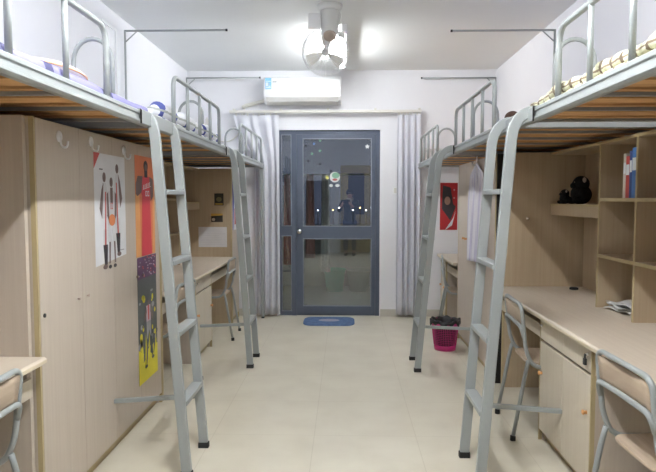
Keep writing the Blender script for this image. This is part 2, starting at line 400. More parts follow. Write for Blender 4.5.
# ------------------------------------------------------------ curtain rail and curtains
t = thing('curtain_rail', 'cream curtain rail fixed over the balcony door', 'curtain rail', (0, YF-0.075, 2.40))
MB().box(-1.35, 0.885, -0.02, 0.02, 0.0, 0.03).build('rail_bar', 'offwhite', t, bevel=0.003)
for x in (-1.3, -0.75, -0.2, 0.35, 0.86): MB().box(x-0.012, x+0.012, -0.012, 0.075, 0.03, 0.05).build('rail_bracket', 'offwhite', t)
def curtain(x0, x1, pleats, z0, z1, label, ph, spread):
    t = thing('curtain', label, 'curtain', ((x0+x1)/2, YF-0.075, 0), 0)
    def fn(u, v):
        tt = v; w_ = 1.0; k_ = max(0, (tt-0.74)/0.26); k_ = k_*k_*(3-2*k_)
        uu = u + 0.010*math.sin(u*41+ph)*tt
        x = (uu-0.5)*(x1-x0)*w_ - spread*k_*(1-u)
        amp = 0.011 + 0.020*min(1, (1-tt)*2.5) + 0.004*math.sin(u*17+ph)
        y = amp*math.sin(2*PI*pleats*(u+0.018*math.sin(u*13+ph+tt*1.2))) + 0.008*math.sin(tt*4+u*9)
        return Vector((x, y, z1 - (z1-z0)*(1-tt)))
    MB().grid(fn, 150, 20).build('curtain_cloth', 'curtain', t, solid=0.003)
    for k in range(pleats*2):
        xx = (k+0.5)/(pleats*2)-0.5
        MB().box(xx*(x1-x0)-spread*(0.5-xx)-0.006, xx*(x1-x0)-spread*(0.5-xx)+0.006, -0.006, 0.006, z1-0.005, z1+0.03).build('curtain_hook', 'offwhite', t)
curtain(-1.065, -0.77, 4, 0.03, 2.375, 'pale lavender curtain gathered left of the glass door', 0.4, 0.24)
curtain(0.605, 0.885, 4, 0.03, 2.375, 'pale lavender curtain gathered right of the glass door', 2.1, 0.0)

# ------------------------------------------------------------ wardrobes
def wardrobe(face, wall, ya, yb, doors, label, hasknob=True, kz=1.03, kmat='orange', kr=1.0):
    s = -1 if face < 0 else 1; top = 1.735
    t = thing('wardrobe', label, 'wardrobe', (face, ya, 0)); dep = abs(wall-face)-0.004; L = yb-ya
    X = lambda d: s*d
    b = MB()
    b.box(X(0.02), X(dep), 0, 0.018, 0.0, top); b.box(X(0.02), X(dep), L-0.018, L, 0.0, top)
    b.box(X(0.02), X(dep), 0.018, L-0.018, top-0.018, top); b.box(X(0.02), X(dep), 0.018, L-0.018, 0.08, 0.098)
    b.box(X(dep-0.006), X(dep), 0.018, L-0.018, 0.098, top-0.018)
    b.build('carcass', 'lam_v', t)
    MB().box(X(0.035), X(0.05), 0.018, L-0.018, 0, 0.08).build('plinth', 'edge', t)
    for q0, q1 in ((-0.001, 0.012), (L-0.012, L+0.001)): MB().box(X(0.0), X(0.02), q0, q1, 0.0, top).build('edge_strip', 'edge', t)
    w_ = (L-0.028)/doors
    for k in range(doors):
        a = 0.014 + k*w_
        dm = MB(); dm.box(X(0.0), X(0.018), a+0.001, a+w_-0.001, 0.07, top-0.003)
        o = dm.build('wardrobe_door', 'lam_v', t, bevel=0.0012)
        if hasknob:
            ky = a + (w_-0.05 if k % 2 == 0 else 0.05)
            kb = MB(); kb.lathe([(0.009*kr,0),(0.007*kr,0.010*kr),(0.012*kr,0.016*kr),(0.012*kr,0.022*kr),(0,0.026*kr)], 14, (0, ky, kz), 0, Matrix.Rotation(-s*PI/2, 4, 'Y'))
            kb.build('door_knob', kmat, o)
    return t
lw = wardrobe(-1.26, XL, 2.412, 4.04, 4, 'beige laminate wardrobe with posters and white hooks, left of the aisle', True, 0.93, 'brown', 0.55)
rw = wardrobe(1.13, XR, 4.545, 6.02, 4, 'beige laminate wardrobe with hanging lavender garment, right of the aisle')
MB().lathe([(0.009,0),(0.009,0.005),(0,0.006)], 14, (0, 2.456-2.412, 0.912), 0, Matrix.Rotation(PI/2, 4, 'Y')).build('door_lock', 'rubber', lw)
MB().box(0.006, 0.11, -0.022, -0.002, 0.0, 1.735).build('gap_shade_strip', 'dark', rw)['label'] = 'black strip standing in for the shaded gap'  # added near-black strip: shade of the gap between wardrobe and desk panel
wardrobe(-1.26, XL, 6.66, 7.05, 1, 'narrow beige wardrobe in the far left corner with blue poster', False)

# ------------------------------------------------------------ desk bays
def desk(face, wall, ya, yb, ped0, ped1, label, panel_near=True, panel_far=True, trays=True, inset=0.0, endmat='shelf'):
    s = -1 if face < 0 else 1
    t = thing('desk', label, 'desk', (face, ya, 0)); L = yb-ya; dep = abs(wall-face)-0.004; X = lambda d: s*d
    zt = 0.757
    # top with a softly rounded front edge
    prof = [(X(-0.045), zt-0.022), (X(-0.045), zt-0.008), (X(-0.036), zt), (X(dep), zt), (X(dep), zt-0.03), (X(-0.036), zt-0.03)]
    MB().prism(prof, 0.02 if panel_near else 0, L-0.026 if panel_far else L, 'y').build('desk_top', 'lam_y', t)
    MB().box(X(-0.0465), X(-0.0445), 0.022, L-0.028, zt-0.022, zt-0.009).build('edge_strip', 'edge_l', t)
    MB().box(X(dep-0.012), X(dep), 0.026, L-0.026, 0.0, zt-0.031).build('back_panel', 'lam_v', t)
    def sub(p, z0, z1, pa, pb, dx=0.0):
        return MB().box(X(dx), X(dep-0.013), pa, pb, z0, z1).build(p, 'lam_v', t)
    p0, p1 = ped0-ya, ped1-ya
    b = MB()
    b.box(X(0.02), X(dep-0.02), p0, p0+0.016, 0, zt-0.031); b.box(X(0.02), X(dep-0.02), p1-0.016, p1, 0, zt-0.031)
    b.box(X(0.02), X(dep-0.02), p0+0.016, p1-0.016, 0.08, 0.096); b.box(X(0.02), X(dep-0.02), p0+0.016, p1-0.016, 0.585, 0.598)
    b.build('pedestal', 'lam_v', t)
    MB().box(X(0.045), X(0.06), p0+0.016, p1-0.016, 0, 0.08).build('plinth', 'edge', t)
    for q0, q1 in ((p0, p0+0.010), (p1-0.010, p1)): MB().box(X(0.0), X(0.02), q0, q1, 0.0, zt-0.031).build('edge_strip', 'edge', t)
    hw = (p1-p0-0.024)/2
    for k in range(2):
        a = p0+0.012+k*hw
        dm = MB().box(X(0), X(0.018), a+0.001, a+hw-0.001, 0.07, 0.583).build('cabinet_door', 'door', t, bevel=0.0012)
        ky = a + (0.035 if k == 0 else hw-0.035)
        MB().lathe([(0.009,0),(0.007,0.010),(0.012,0.014),(0.012,0.020),(0,0.024)], 14, (0, ky, 0.405), 0, Matrix.Rotation(-s*PI/2, 4, 'Y')).build('door_knob', 'orange', dm)
        dw = MB().box(X(0), X(0.018), a+0.001, a+hw-0.001, 0.600, zt-0.033).build('drawer', 'door', t, bevel=0.0012)
        ky = a + (0.03 if k == 0 else hw-0.03)
        b = MB(); b.lathe([(0.010,0),(0.010,0.006),(0.006,0.008),(0.006,0.012),(0,0.013)], 14, (0, ky, 0.68), 0, Matrix.Rotation(-s*PI/2, 4, 'Y'))
        b.build('drawer_lock', 'steel', dw)
        if k == 0 and s > 0 and ya < 3:
            b = MB(); b.box(X(-0.022), X(-0.010), ky-0.010, ky+0.010, 0.632, 0.662)
            b.tube([(X(-0.016), ky-0.006, 0.66), (X(-0.016), ky-0.006, 0.682), (X(-0.016), ky+0.006, 0.682), (X(-0.016), ky+0.006, 0.66)], 0.0025, 6)
            b.build('padlock', 'rubber', dw)
    # pull-out trays over the knee holes
    for a, c in ((0.024, p0), (p1, L-0.026)):
        if c-a < 0.4 or not trays: continue
        tr_ = MB(); tr_.box(X(0.03), X(dep-0.10), a+0.02, c-0.02, 0.598, 0.610)
        tr_.build('tray', 'lam_y', t)
        MB().box(X(0.012), X(0.030), a+0.012, c-0.012, 0.595, 0.672).build('tray_front', 'door', t, bevel=0.001)
        for q0, q1 in ((a+0.0, a+0.02), (c-0.02, c)): MB().box(X(0.03), X(dep-0.10), q0, q1, 0.598, 0.70).build('tray_runner', 'lam_v', t)
    top = 1.735
    for on, a, c in ((panel_near, 0, 0.022), (panel_far, L-0.024, L)):
        if on:
            e = MB().box(X(inset+0.010), X(dep), a, c, 0, top-0.0).build('end_panel', endmat, t)
            MB().box(X(inset), X(inset+0.010), a, c, 0, top).build('edge_strip', 'edge' if endmat == 'shelf' else endmat, e)
    return t
R_A, R_B = 1.78, 4.452
L_A, L_B = 4.05, 6.645
desk(1.13, XR, R_A, R_B, 2.735, 3.465, 'long beige desk with cupboard and drawers, near right of the aisle', inset=0.037)
desk(-1.26, XL, L_A, L_B, 4.99, 5.60, 'long beige desk with white paper above it, far left bay')
desk(-1.26, XL, -0.15, 2.405, 0.75, 1.45, 'beige desk at the lower left edge of the view beside the wardrobe', inset=0.03, endmat='lam_v')
desk(1.13, XR, 6.06, 7.09, 6.72, 7.06, 'short beige desk in the far right corner under the red poster', panel_near=False, panel_far=False)

# ------------------------------------------------------------ hutches
def hutch(face, wall, ya, yb, cells, mirror_end, label):
    """cells: divider positions; the stretch from the last divider to the bay end holds one low-lipped shelf"""
    s = -1 if face < 0 else 1; t = thing('bookshelf', label, 'bookshelf', (face, ya, 0.757)); X = lambda d: s*d
    dep = abs(wall-face)-0.004; Z = lambda z: z-0.757
    last = cells[-1]; top = 1.735
    MB().box(X(-0.0), X(dep), 0, yb-ya, Z(top-0.016), Z(top)).build('top_board', 'shelf', t)
    MB().box(X(-0.003), X(0.0), 0, yb-ya, Z(top-0.016), Z(top)).build('edge_strip', 'edge', t)
    MB().box(X(dep-0.008), X(dep), 0, yb-ya, 0.0, Z(top-0.016)).build('back_panel', 'shelf', t)
    for c in cells:
        p = MB().box(X(0), X(dep-0.008), c-0.009-ya, c+0.009-ya, 0.0, Z(top-0.016)).build('divider', 'shelf', t)
        MB().box(X(-0.003), X(0), c-0.009-ya, c+0.009-ya, 0.0, Z(top-0.016)).build('edge_strip', 'edge', p)
    for a, c in zip(cells, cells[1:]):
        for z in (1.405, 1.075):
            p = MB().box(X(0), X(dep-0.008), a+0.009-ya, c-0.009-ya, Z(z-0.018), Z(z)).build('shelf_board', 'shelf', t)
            MB().box(X(-0.003), X(0), a+0.009-ya, c-0.009-ya, Z(z-0.018), Z(z)).build('edge_strip', 'edge', p)
    p = MB().box(X(0.016), X(dep-0.008), last+0.009-ya, yb-ya, Z(1.348), Z(1.366)).build('shelf_board', 'shelf', t)
    MB().box(X(0), X(0.016), last+0.009-ya, yb-ya, Z(1.285), Z(1.366)).build('shelf_lip', 'shelf', p, bevel=0.001)
    MB().box(X(-0.003), X(0), last+0.009-ya, yb-ya, Z(1.352), Z(1.366)).build('edge_strip', 'edge', p)
    return t
hutch(1.50, XR, R_A+0.022, R_B-0.026, [1.812, 2.24, 2.69, 3.14, 3.59], 1, 'open beige shelf unit with books on the right-hand desk')
hutch(-1.615, XL, L_A+0.022, L_B-0.026, [4.12, 4.54, 4.97, 5.38, 5.80], 1, 'open beige shelf unit on the far left desk')
hutch(-1.615, XL, -0.15+0.022, 2.405-0.026, [-0.10, 0.33, 0.76, 1.19, 1.62], 1, 'open beige shelf unit on the near left desk')

# ------------------------------------------------------------ loft beds
BW = 0.905
def bed(face, ya, g0, g1, label, endpost=False, nearpost=False):
    s = -1 if face < 0 else 1; t = thing('loft_bed', label, 'bed', (face, ya, 0), 0, None); X = lambda d: s*d
    L = 1.945
    prof = [(0.004,1.755),(0.010,1.750),(0.032,1.750),(0.032,1.812),(0.006,1.812),(0.003,1.808),(0.003,1.796),(0.009,1.793),(0.009,1.772),(0.0,1.768),(0.0,1.760)]
    MB().prism([(X(a), z) for a, z in prof], 0.0, L, 'y').build('side_rail', 'metal', t)
    MB().prism([(X(BW-a), z) for a, z in prof], 0.0, L, 'y').build('wall_rail', 'metal', t)
    for y in (0.001, L-0.031): MB().box(X(0.033), X(BW-0.033), y, y+0.03, 1.768, 1.80).build('end_rail', 'metal_b', t)
    y = 0.26
    while y < L-0.1:
        MB().box(X(0.033), X(BW-0.033), y, y+0.028, 1.771, 1.784).build('cross_bar', 'metal_b', t); y += 0.36
    y = 0.045; k = 0
    while y < L-0.15:
        MB().box(X(0.036), X(BW-0.036), y, y+0.125, 1.785, 1.797).build('slat', 'ply', t); y += 0.18; k += 1
    # guard rail (far two thirds)
    y0g, y1g = g0-ya, g1-ya
    d = 0.018; r = 0.0125
    g = MB().tube(fillet([(X(d), y0g, 1.812), (X(d), y0g, 2.088), (X(d), y1g, 2.088), (X(d), y1g, 1.812)], 0.07, 6), r, 10).build('guard_rail', 'metal', t)
    for k in (1, 2, 3):
        yy = y0g+(y1g-y0g)*k/4
        MB().tube([(X(d), yy, 1.812), (X(d), yy, 2.08)], 0.0112, 8).build('guard_bar', 'metal', g)
    # hoop of the end frame
    cx = 0.345 if s < 0 else 0.33; hw = 0.10
    pts = [(X(cx-hw), L-0.02, 1.80), (X(cx-hw), L-0.02, 2.10)]
    for k in range(1, 12):
        a = PI - PI*k/12; pts.append((X(cx+hw*math.cos(a)), L-0.02, 2.10+0.115*math.sin(a)))
    pts += [(X(cx+hw), L-0.02, 2.10), (X(cx+hw), L-0.02, 1.80)]
    MB().tube(pts, 0.0115, 10).build('end_hoop', 'metal', t)
    for flag, y in ((endpost, L-0.045), (nearpost, 0.0)):
        if flag:
            for d0, d1 in ((0.004, 0.034),):
                o = MB().box(X(d0+.0), X(d1), y, y+0.04, 0.02, 1.747).build('bed_leg', 'metal', t, bevel=0.003)
                MB().box(X(d0-0.001), X(d1+0.001), y-0.001, y+0.041, 0.0, 0.02).build('rubber_foot', 'rubber', o)
    # net pole in the wall corner with its short arm
    if ya > 2:
        yy = -0.011 if False else L+0.004-0.02
        px = BW-0.018
        p = MB().tube([(X(px), yy, 1.80), (X(px), yy, 2.80)], 0.009, 8).build('net_pole', 'metal', t)
        MB().tube([(X(px), yy, 2.795), (X(0.045), yy, 2.795)], 0.009, 8).build('net_arm', 'metal', p)
        MB().tube([(X(px), yy, 2.70), (X(px-0.10), yy, 2.79)], 0.006, 6).build('net_brace', 'metal', p)
        MB().tube([(X(0.045), yy, 2.795), (X(0.030), yy, 2.795)], 0.011, 8).build('end_cap', 'rubber', p)
    return t
LB, RB = -0.945, 0.845
for face, side in ((LB, 'left'), (RB, 'right')):
    for k, (ya, where, ep, npst) in enumerate(((1.155, 'nearest the viewer', False, True), (3.105, 'middle of its row', False, False), (5.055, 'farthest, beside the curtain', True, False))):
        g0, g1 = (((1.01, 2.43), (3.38, 4.60), (5.51, 6.90)) if side == 'left' else ((1.235, 2.49), (3.54, 4.745), (5.67, 6.92)))[k]
        bed(face, ya + (0.075 if side == 'right' else 0), g0, g1, 'grey steel loft bed on the %s side, %s' % (side, where), ep, npst)

# mattresses and bedding
def slab(face, ya, yb, d0, d1, z0, z1, mat, name, label, cat, bulge=0.012, seed=0, under='dark'):
    s = -1 if face < 0 else 1
    t = thing(name, label, cat, (face, ya, z0)); L = yb-ya
    rnd = random.Random(seed); ph = [rnd.uniform(0, 6) for _ in range(4)]
    n = 40; rings = []
    b = MB(); W = d1-d0; H = z1-z0
    prof = [(0.012,0.0),(0.0,0.012),(-0.003,H*0.5),(0.004,H*0.85),(0.02,H),(W*0.3,H),(W*0.7,H),(W-0.02,H),(W-0.002,H*0.8),(W,0.012),(W-0.012,0.0)]
    R = []
    for i in range(n+1):
        y = L*i/n; e = 0.0 if i in (0, n) else 1.0
        ring = []
        for j, (a, z) in enumerate(prof):
            dz = bulge*(math.sin(y*7+ph[0])*0.5+math.sin(y*19+ph[1]+a*5)*0.5)*(z/H)
            shr = 0.012 if not e else 0
            ring.append(b.b.verts.new((s*(d0+a+(shr if j < 5 else -shr if j > 6 else 0)), y, max(0, z+dz-(0.012 if not e and z > 0.02 else 0)))))
        R.append(ring)
    k = len(prof)
    for A, B in zip(R, R[1:]):
        for j in range(k):
            f = b.b.faces.new((A[j], A[(j+1)%k], B[(j+1)%k], B[j])); f.smooth = True
            f.material_index = 1 if j == k-1 else 0
    b.b.faces.new(R[0]); b.b.faces.new(R[-1][::-1])
    b.build('sheet', [mat, under], t)
    return t
M['under_shade'] = plain('mattress_underside_shade', (0.05,0.035,0.03), 0.9)  # mattress underside coloured dark to paint in the shade between slats
slab(LB, 1.20, 3.04, 0.036, 0.84, 1.799, 1.856, 'purple', 'mattress', 'violet mattress on the nearest left bed', 'mattress', 0.004, 1, 'under_shade')
slab(LB, 3.15, 4.98, 0.04, 0.84, 1.799, 1.845, 'bluewhite', 'mattress', 'blue and white mattress on the middle left bed', 'mattress', 0.006, 2, 'under_shade')
slab(LB, 5.10, 6.94, 0.04, 0.84, 1.799, 1.84, 'bluewhite', 'mattress', 'blue and white mattress on the farthest left bed', 'mattress', 0.006, 3, 'under_shade')
slab(RB, 1.30, 3.0, 0.04, 0.84, 1.799, 1.84, 'plaid', 'mattress', 'cream plaid mattress on the nearest right bed', 'mattress', 0.004, 4, 'under_shade')
slab(RB, 3.25, 5.05, 0.10, 0.84, 1.799, 1.825, 'purple', 'mattress', 'thin violet mattress on the middle right bed', 'mattress', 0.002, 5, 'under_shade')
def roll(face, ya, yb, d, z, r, mat, label, seed, name='blanket', cat='blanket', taper=0.3):
    s = -1 if face < 0 else 1; rnd = random.Random(seed); pts = []; rad = []
    n = 46
    for i in range(n+1):
        u = i/n; y = (yb-ya)*u
        rr = r*(1+0.16*math.sin(u*23+seed)+0.09*math.sin(u*51+seed*2))*(min(1, 0.35+u*6)*min(1, 0.35+(1-u)*4))**0.6
        pts.append((s*(d+0.006*math.sin(u*15)), y, rr*0.82)); rad.append(rr)
    b = MB(); b.tube(pts, r, 18, radii=rad)
    for v in b.b.verts:
        v.co.z = max(0.0, v.co.z)
        v.co += Vector((0.004*math.sin(v.co.y*60+v.co.z*90), 0, 0.004*math.sin(v.co.y*47))) if v.co.z > 0.004 else Vector()
    o = b.build(name, mat, loc=(face, ya, z)); return tag(o, label, cat)
roll(RB, 1.34, 2.98, 0.070, 1.838, 0.024, 'plaid', 'cream and brown plaid quilt edge along the nearest right bed rail', 3, cat='quilt')
roll(LB, 3.16, 4.90, 0.085, 1.850, 0.042, 'bluewhite', 'white and blue rolled blanket along the middle left bed rail', 5)
M['peach'] = plain('cream_pillow_cloth', (0.72,0.66,0.60), 0.9)
M['peach_o'] = plain('peach_trim', (0.72,0.40,0.22), 0.9)
def pillow(face, y, d, z, sx, sy, sz, label, edge='peach_o'):
    s = -1 if face < 0 else 1
    t = thing('pillow', label, 'pillow', (face+s*d, y, z))
    b = MB(); b.ball((0,0,sz), 1, 0, 24, (sx, sy, sz)); 
    for v in b.b.verts:
        q = v.co; 
        if abs(q.z-sz) < sz*0.5: q.x *= 1.04; q.y *= 1.04
    b.build('pillow_case', 'peach', t)
    b = MB(); b.tube([(sx*1.03*math.cos(a), sy*1.03*math.sin(a), sz) for a in [2*PI*k/32 for k in range(32)]], 0.004, 6, closed=True)
    b.build('piping', edge, t)
pillow(LB, 2.30, 0.17, 1.854, 0.09, 0.20, 0.032, 'cream pillow with peach piping behind the nearest left guard rail')
pillow(LB, 1.62, 0.20, 1.854, 0.12, 0.17, 0.03, 'cream pillow with peach piping at the left edge of the view')
o = MB().ball((0,0,0.042), 0.045, 0, 18, (1,1,0.95)).build('cap', plain('brown_felt', (0.06,0.03,0.02), 0.9), loc=(RB+0.12, 3.53, 1.823))
tag(o, 'small dark brown round cap lying on the middle right bed', 'cap')

# ------------------------------------------------------------ ladders
def ladder(face, yn, yf, footx, topx, brace_to, label, y_rail):
    s = -1 if face < 0 else 1
    t = thing('ladder', label, 'ladder', (footx, (yn+yf)/2, 0)); ox, oy = footx, (yn+yf)/2
    def xat(z): return footx + (topx-footx)*(z/1.69)
    path = [(face-s*0.004-ox, 0, 1.775)]
    q0, q1, q2 = Vector((face+s*0.033-ox, 0, 1.803)), Vector((topx+s*0.006-ox, 0, 1.806)), Vector((xat(1.655)-ox, 0, 1.655))
    pts = [q0*(1-u)**2 + q1*2*u*(1-u) + q2*u*u for u in [k/12 for k in range(13)]] + [Vector((0, 0, 0.03))]
    stiles = []
    for y in (yn, yf):
        b = MB(); b.tube([(p.x, y-oy, p.z) for p in pts], 0, rect=(0.028, 0.05), up=(0,1,0))
        o = b.build('stile', 'metal', t, bevel=0.004); stiles.append(o)
        MB().box(-0.029, 0.029, y-oy-0.017, y-oy+0.017, 0, 0.032).build('rubber_foot', 'rubber', o, bevel=0.003)
    for z in (0.37, 0.725, 1.08, 1.435):
        x = xat(z)-ox
        MB().box(x-0.030, x+0.030, yn-oy+0.015, yf-oy-0.015, z-0.012, z+0.012).build('rung', 'metal', t, bevel=0.003)
    x = xat(0.30)-ox
    b = MB(); b.prism([(x+s*0.020, yf-oy-0.014), (x+s*0.020, yf-oy+0.010), (brace_to-ox-s*0.001, yf-oy-0.090), (brace_to-ox-s*0.001, yf-oy-0.114)], 0.284, 0.308, 'z')
    br = b.build('brace', 'metal', t, bevel=0.003)
    # sleeve hooked on the bed rail
    b = MB()
    prof = [(-0.001,1.748),(-0.006,1.752),(-0.006,1.811),(-0.001,1.817),(0.034,1.817),(0.034,1.813),(-0.0005,1.813),(-0.0005,1.748)]
    b.prism([(face+s*a-ox, z) for a, z in prof], y_rail-oy, yf+0.06-oy, 'y'); b.build('rail_hook', 'metal', t)
    MB().prism([(face+s*a-ox, z) for a, z in ((-0.0072,1.749),(-0.0072,1.811),(-0.001,1.8175),(-0.001,1.749))], y_rail-oy-0.005, y_rail-oy, 'y').build('hook_edge', 'dark', t)
ladder(LB, 2.925, 3.29, -0.795, -0.925, -1.26, 'grey steel ladder nearest the viewer on the left side', 2.775)
ladder(LB, 4.885, 5.235, -0.785, -0.900, -1.26, 'grey steel ladder farther away on the left side', 4.775)
ladder(RB, 2.825, 3.20, 0.65, 0.770, 1.13, 'grey steel ladder nearest the viewer on the right side', 2.74)
ladder(RB, 4.81, 5.17, 0.590, 0.743, 1.13, 'grey steel ladder farther away on the right side', 4.72)

# ------------------------------------------------------------ chairs
def make_chair():
    """local: faces +x, rear feet near x=-0.03, width along y"""
    t = thing('chair', 'chair', 'chair'); r = 0.0115; hw = 0.208
    out = [( 0.0,-hw,0.0)]
    def back_side(sy):
        return [(0.005, sy, 0.785), (0.03, sy, 0.52), (0.055, sy, 0.435), (0.40, sy*0.96, 0.425)]
    P = fillet([(0.36,-hw*0.97,0.425),(0.075,-hw,0.430),(0.03,-hw,0.52),(0.0,-hw,0.79),(0.0,hw,0.79),(0.03,hw,0.52),(0.075,hw,0.430),(0.36,hw*0.97,0.425),(0.36,-hw*0.97,0.425)], 0.06, 7)
    MB().tube(P, r, 10).build('back_frame', 'metal', t)
    Q = fillet([(0.018,-hw,0.60),(0.0,-hw+0.012,0.665),(-0.004,0,0.672),(0.0,hw-0.012,0.665),(0.018,hw,0.60)], 0.05, 6)
    MB().tube(Q, r*0.95, 10).build('back_bar', 'metal', t)
    b = MB(); b.grid(lambda u, v: Vector((0.014-0.016*v+0.012*math.sin(PI*u), (u-0.5)*(2*hw-0.03), 0.655+0.115*v)), 10, 4)
    b.build('backrest', 'seat', t, solid=0.009)
    for sy in (-1, 1):
        l = MB().tube(fillet([(0.045, sy*(hw-0.001), 0.47), (0.03, sy*(hw+0.004), 0.40), (-0.035, sy*(hw+0.012), 0.024)], 0.03, 4), r, 10).build('leg', 'metal', t)
        MB().lathe([(0.016,0),(0.016,0.026),(0.012,0.030)], 14, (-0.037, sy*(hw+0.012), 0)).build('rubber_foot', 'rubber', l)
        l = MB().tube([(0.31, sy*(hw-0.008), 0.424), (0.365, sy*(hw+0.008), 0.024)], r, 10).build('leg', 'metal', t)
        MB().lathe([(0.016,0),(0.016,0.026),(0.012,0.030)], 14, (0.367, sy*(hw+0.008), 0)).build('rubber_foot', 'rubber', l)
    # rounded seat board
    pts = []
    for cx, cy, a0 in ((0.36,0.13,0),(0.10,0.11,PI/2),(0.10,-0.11,PI),(0.36,-0.13,1.5*PI)):
        for k in range(6):
            a = a0+PI/2*k/5; pts.append((cx+0.055*math.cos(a), cy+0.065*math.sin(a)))
    b = MB(); b.prism(pts, 0.437, 0.450, 'z'); b.build('seat', 'seat', t, bevel=0.003)
    return t
ch = make_chair(); ch.location = (1.025, 3.655, 0); ch.rotation_euler = (0,0,-0.05); ch['label'] = 'grey tubular chair tucked under the right desk, behind the ladder foot'; 
ch['group'] = 'tubular steel chairs at the desks'
for loc, rz, lb in (((1.035, 2.235, 0), 0.03, 'grey tubular chair at the lower right edge of the view'),
        ((-1.165, 1.90, 0), PI+0.04, 'grey tubular chair at the lower left edge of the view'),
        ((-1.160, 4.33, 0), PI-0.05, 'grey tubular chair behind the nearest left ladder'),
        ((-1.15, 6.06, 0), PI+0.02, 'grey tubular chair under the paper at the far left desk'),
        ((1.03, 6.36, 0), -0.15, 'grey tubular chair at the far right desk, beyond the wardrobe')):
    dup(ch, loc, rz, lb)

# ------------------------------------------------------------ air conditioner
ac = thing('air_conditioner', 'white wall air conditioner with blue label above the balcony door', 'air conditioner', (-0.932, YF, 2.492))
b = MB(); W = 0.885
prof = [(0,0.03),(-0.10,0.0),(-0.165,0.035),(-0.19,0.075),(-0.20,0.15),(-0.195,0.27),(-0.18,0.295),(-0.15,0.305),(0,0.305)]
b.prism([(y-0.001, z) for y, z in prof], 0, W, 'x'); b.build('ac_body', 'white', ac, bevel=0.006)
M['acvent'] = plain('ac_vent_grey', (0.60,0.60,0.58), 0.5)
b = MB(); b.prism([(-0.105,-0.004),(-0.168,0.031),(-0.194,0.072),(-0.196,0.068),(-0.172,0.024),(-0.108,-0.009)], 0.03, W-0.03, 'x'); b.build('air_flap', 'acvent', ac)
M['lblue'] = plain('label_blue', (0.20,0.50,0.75), 0.5); M['lwhite'] = plain('label_white', (0.75,0.82,0.85), 0.5); M['lgrey'] = plain('label_grey', (0.45,0.47,0.48), 0.5)
b = MB(); yl = -0.2030
b.box(0.020, 0.088, yl-0.001, yl+0.008, 0.160, 0.285, 0)
b.box(0.026, 0.082, yl-0.002, yl-0.0005, 0.170, 0.182, 1); b.box(0.026, 0.050, yl-0.002, yl-0.0005, 0.19, 0.235, 1)
b.box(0.026, 0.082, yl-0.002, yl-0.0005, 0.245, 0.252, 1); b.box(0.056, 0.066, yl-0.002, yl-0.0005, 0.20, 0.235, 2); b.box(0.056, 0.082, yl-0.002, yl-0.0005, 0.188, 0.196, 1)
b.build('energy_label', ['lblue','lwhite','lgrey'], ac)
b = MB(); 
for k, (x0, x1) in enumerate(((0.105,0.118),(0.122,0.150))): b.box(x0, x1, yl-0.0003, yl+0.008, 0.235, 0.250)
b.build('maker_mark', 'lgrey', ac)
b = MB()
for x in (0.05, W-0.05): b.box(x-0.008, x+0.008, -0.175, -0.165, 0.018, 0.028)
b.build('screw_cover', 'lgrey', ac)
pp = thing('air_conditioner_pipe', 'cream wrapped pipe sloping from the air conditioner to the left', 'pipe', (-0.955, YF-0.03, 2.52))
MB().tube(fillet([(0.06,-0.03,0.035),(-0.06,0,0.01),(-0.22,0,-0.03),(-0.25,0.01,-0.045)], 0.04), 0.022, 12).build('pipe_body', 'offwhite', pp)
b = MB(); pts = fillet([(-1.18,YF-0.02,2.48),(-1.20,YF-0.02,2.30),(-1.28,YF-0.02,2.12),(-1.42,YF-0.02,2.06),(-1.56,YF-0.02,2.12),(-1.60,YF-0.02,2.28)], 0.09, 6)
o = b.tube(pts, 0.008, 8).build('cable', 'offwhite'); tag(o, 'cream cable drooping in a loop on the far wall, left of the curtain', 'cable')
o = MB().tube([(-1.80,YF-0.03,1.98),(-1.02,YF-0.03,1.98)], 0.010, 8).build('pipe', 'greyp'); tag(o, 'thin grey pipe low across the far wall on the left', 'pipe')
o = MB().tube([(0.93,YF-0.03,1.98),(1.72,YF-0.03,1.98)], 0.010, 8).build('pipe', 'greyp'); tag(o, 'thin grey pipe low across the far wall on the right', 'pipe')
o = MB().box(-0.02, 0.02, -0.012, 0, -0.16, 0.02).box(-0.008,0.008,-0.014,-0.001,0.02,0.04).build('socket_box', 'offwhite', loc=(-1.63, YF, 2.32)); tag(o, 'small cream box on the far wall by the drooping cable', 'socket')
b = MB(); b.box(XL, XL+0.012, 4.6, 4.9, 2.75, 2.77); b.box(XL, XL+0.012, 4.88, 4.9, 1.86, 2.75)
tag(b.build('cable_duct', 'white'), 'thin white cable duct on the upper left wall', 'duct')
# switch
t = thing('light_switch', 'white light switch on the wall right of the glass door', 'switch', (0.605, YF, 1.50))
MB().box(-0.043,0.043,-0.010,0,-0.043,0.043).build('switch_plate', 'white', t, bevel=0.003)
MB().box(-0.028,-0.002,-0.014,-0.010,-0.03,0.03).build('rocker', 'offwhite', t); MB().box(0.002,0.028,-0.014,-0.010,-0.03,0.03).build('rocker', 'offwhite', t)

# ------------------------------------------------------------ tube lights
def tubelight(y, label, mt):
    t = thing('tube_light', label, 'light', (-0.035, y, 2.90))
    MB().box(0.0, 0.05, -0.66, 0.66, -0.07, 0.0).build('batten', 'white', t, bevel=0.004)
    b = MB(); b.tube([(-0.012,-0.60,-0.085),(-0.012,0.60,-0.085)], 0.016, 14); b.build('lamp_tube', mt, t)
    for s_ in (-1, 1): MB().box(-0.03, 0.03, s_*0.60, s_*0.635, -0.105, -0.055).build('tube_holder', 'white', t, bevel=0.003)
tubelight(5.90, 'lit fluorescent tube on the ceiling in front of the balcony door', 'tube_far')
tubelight(1.75, 'lit fluorescent tube on the ceiling over the near end of the room', 'tube_near')

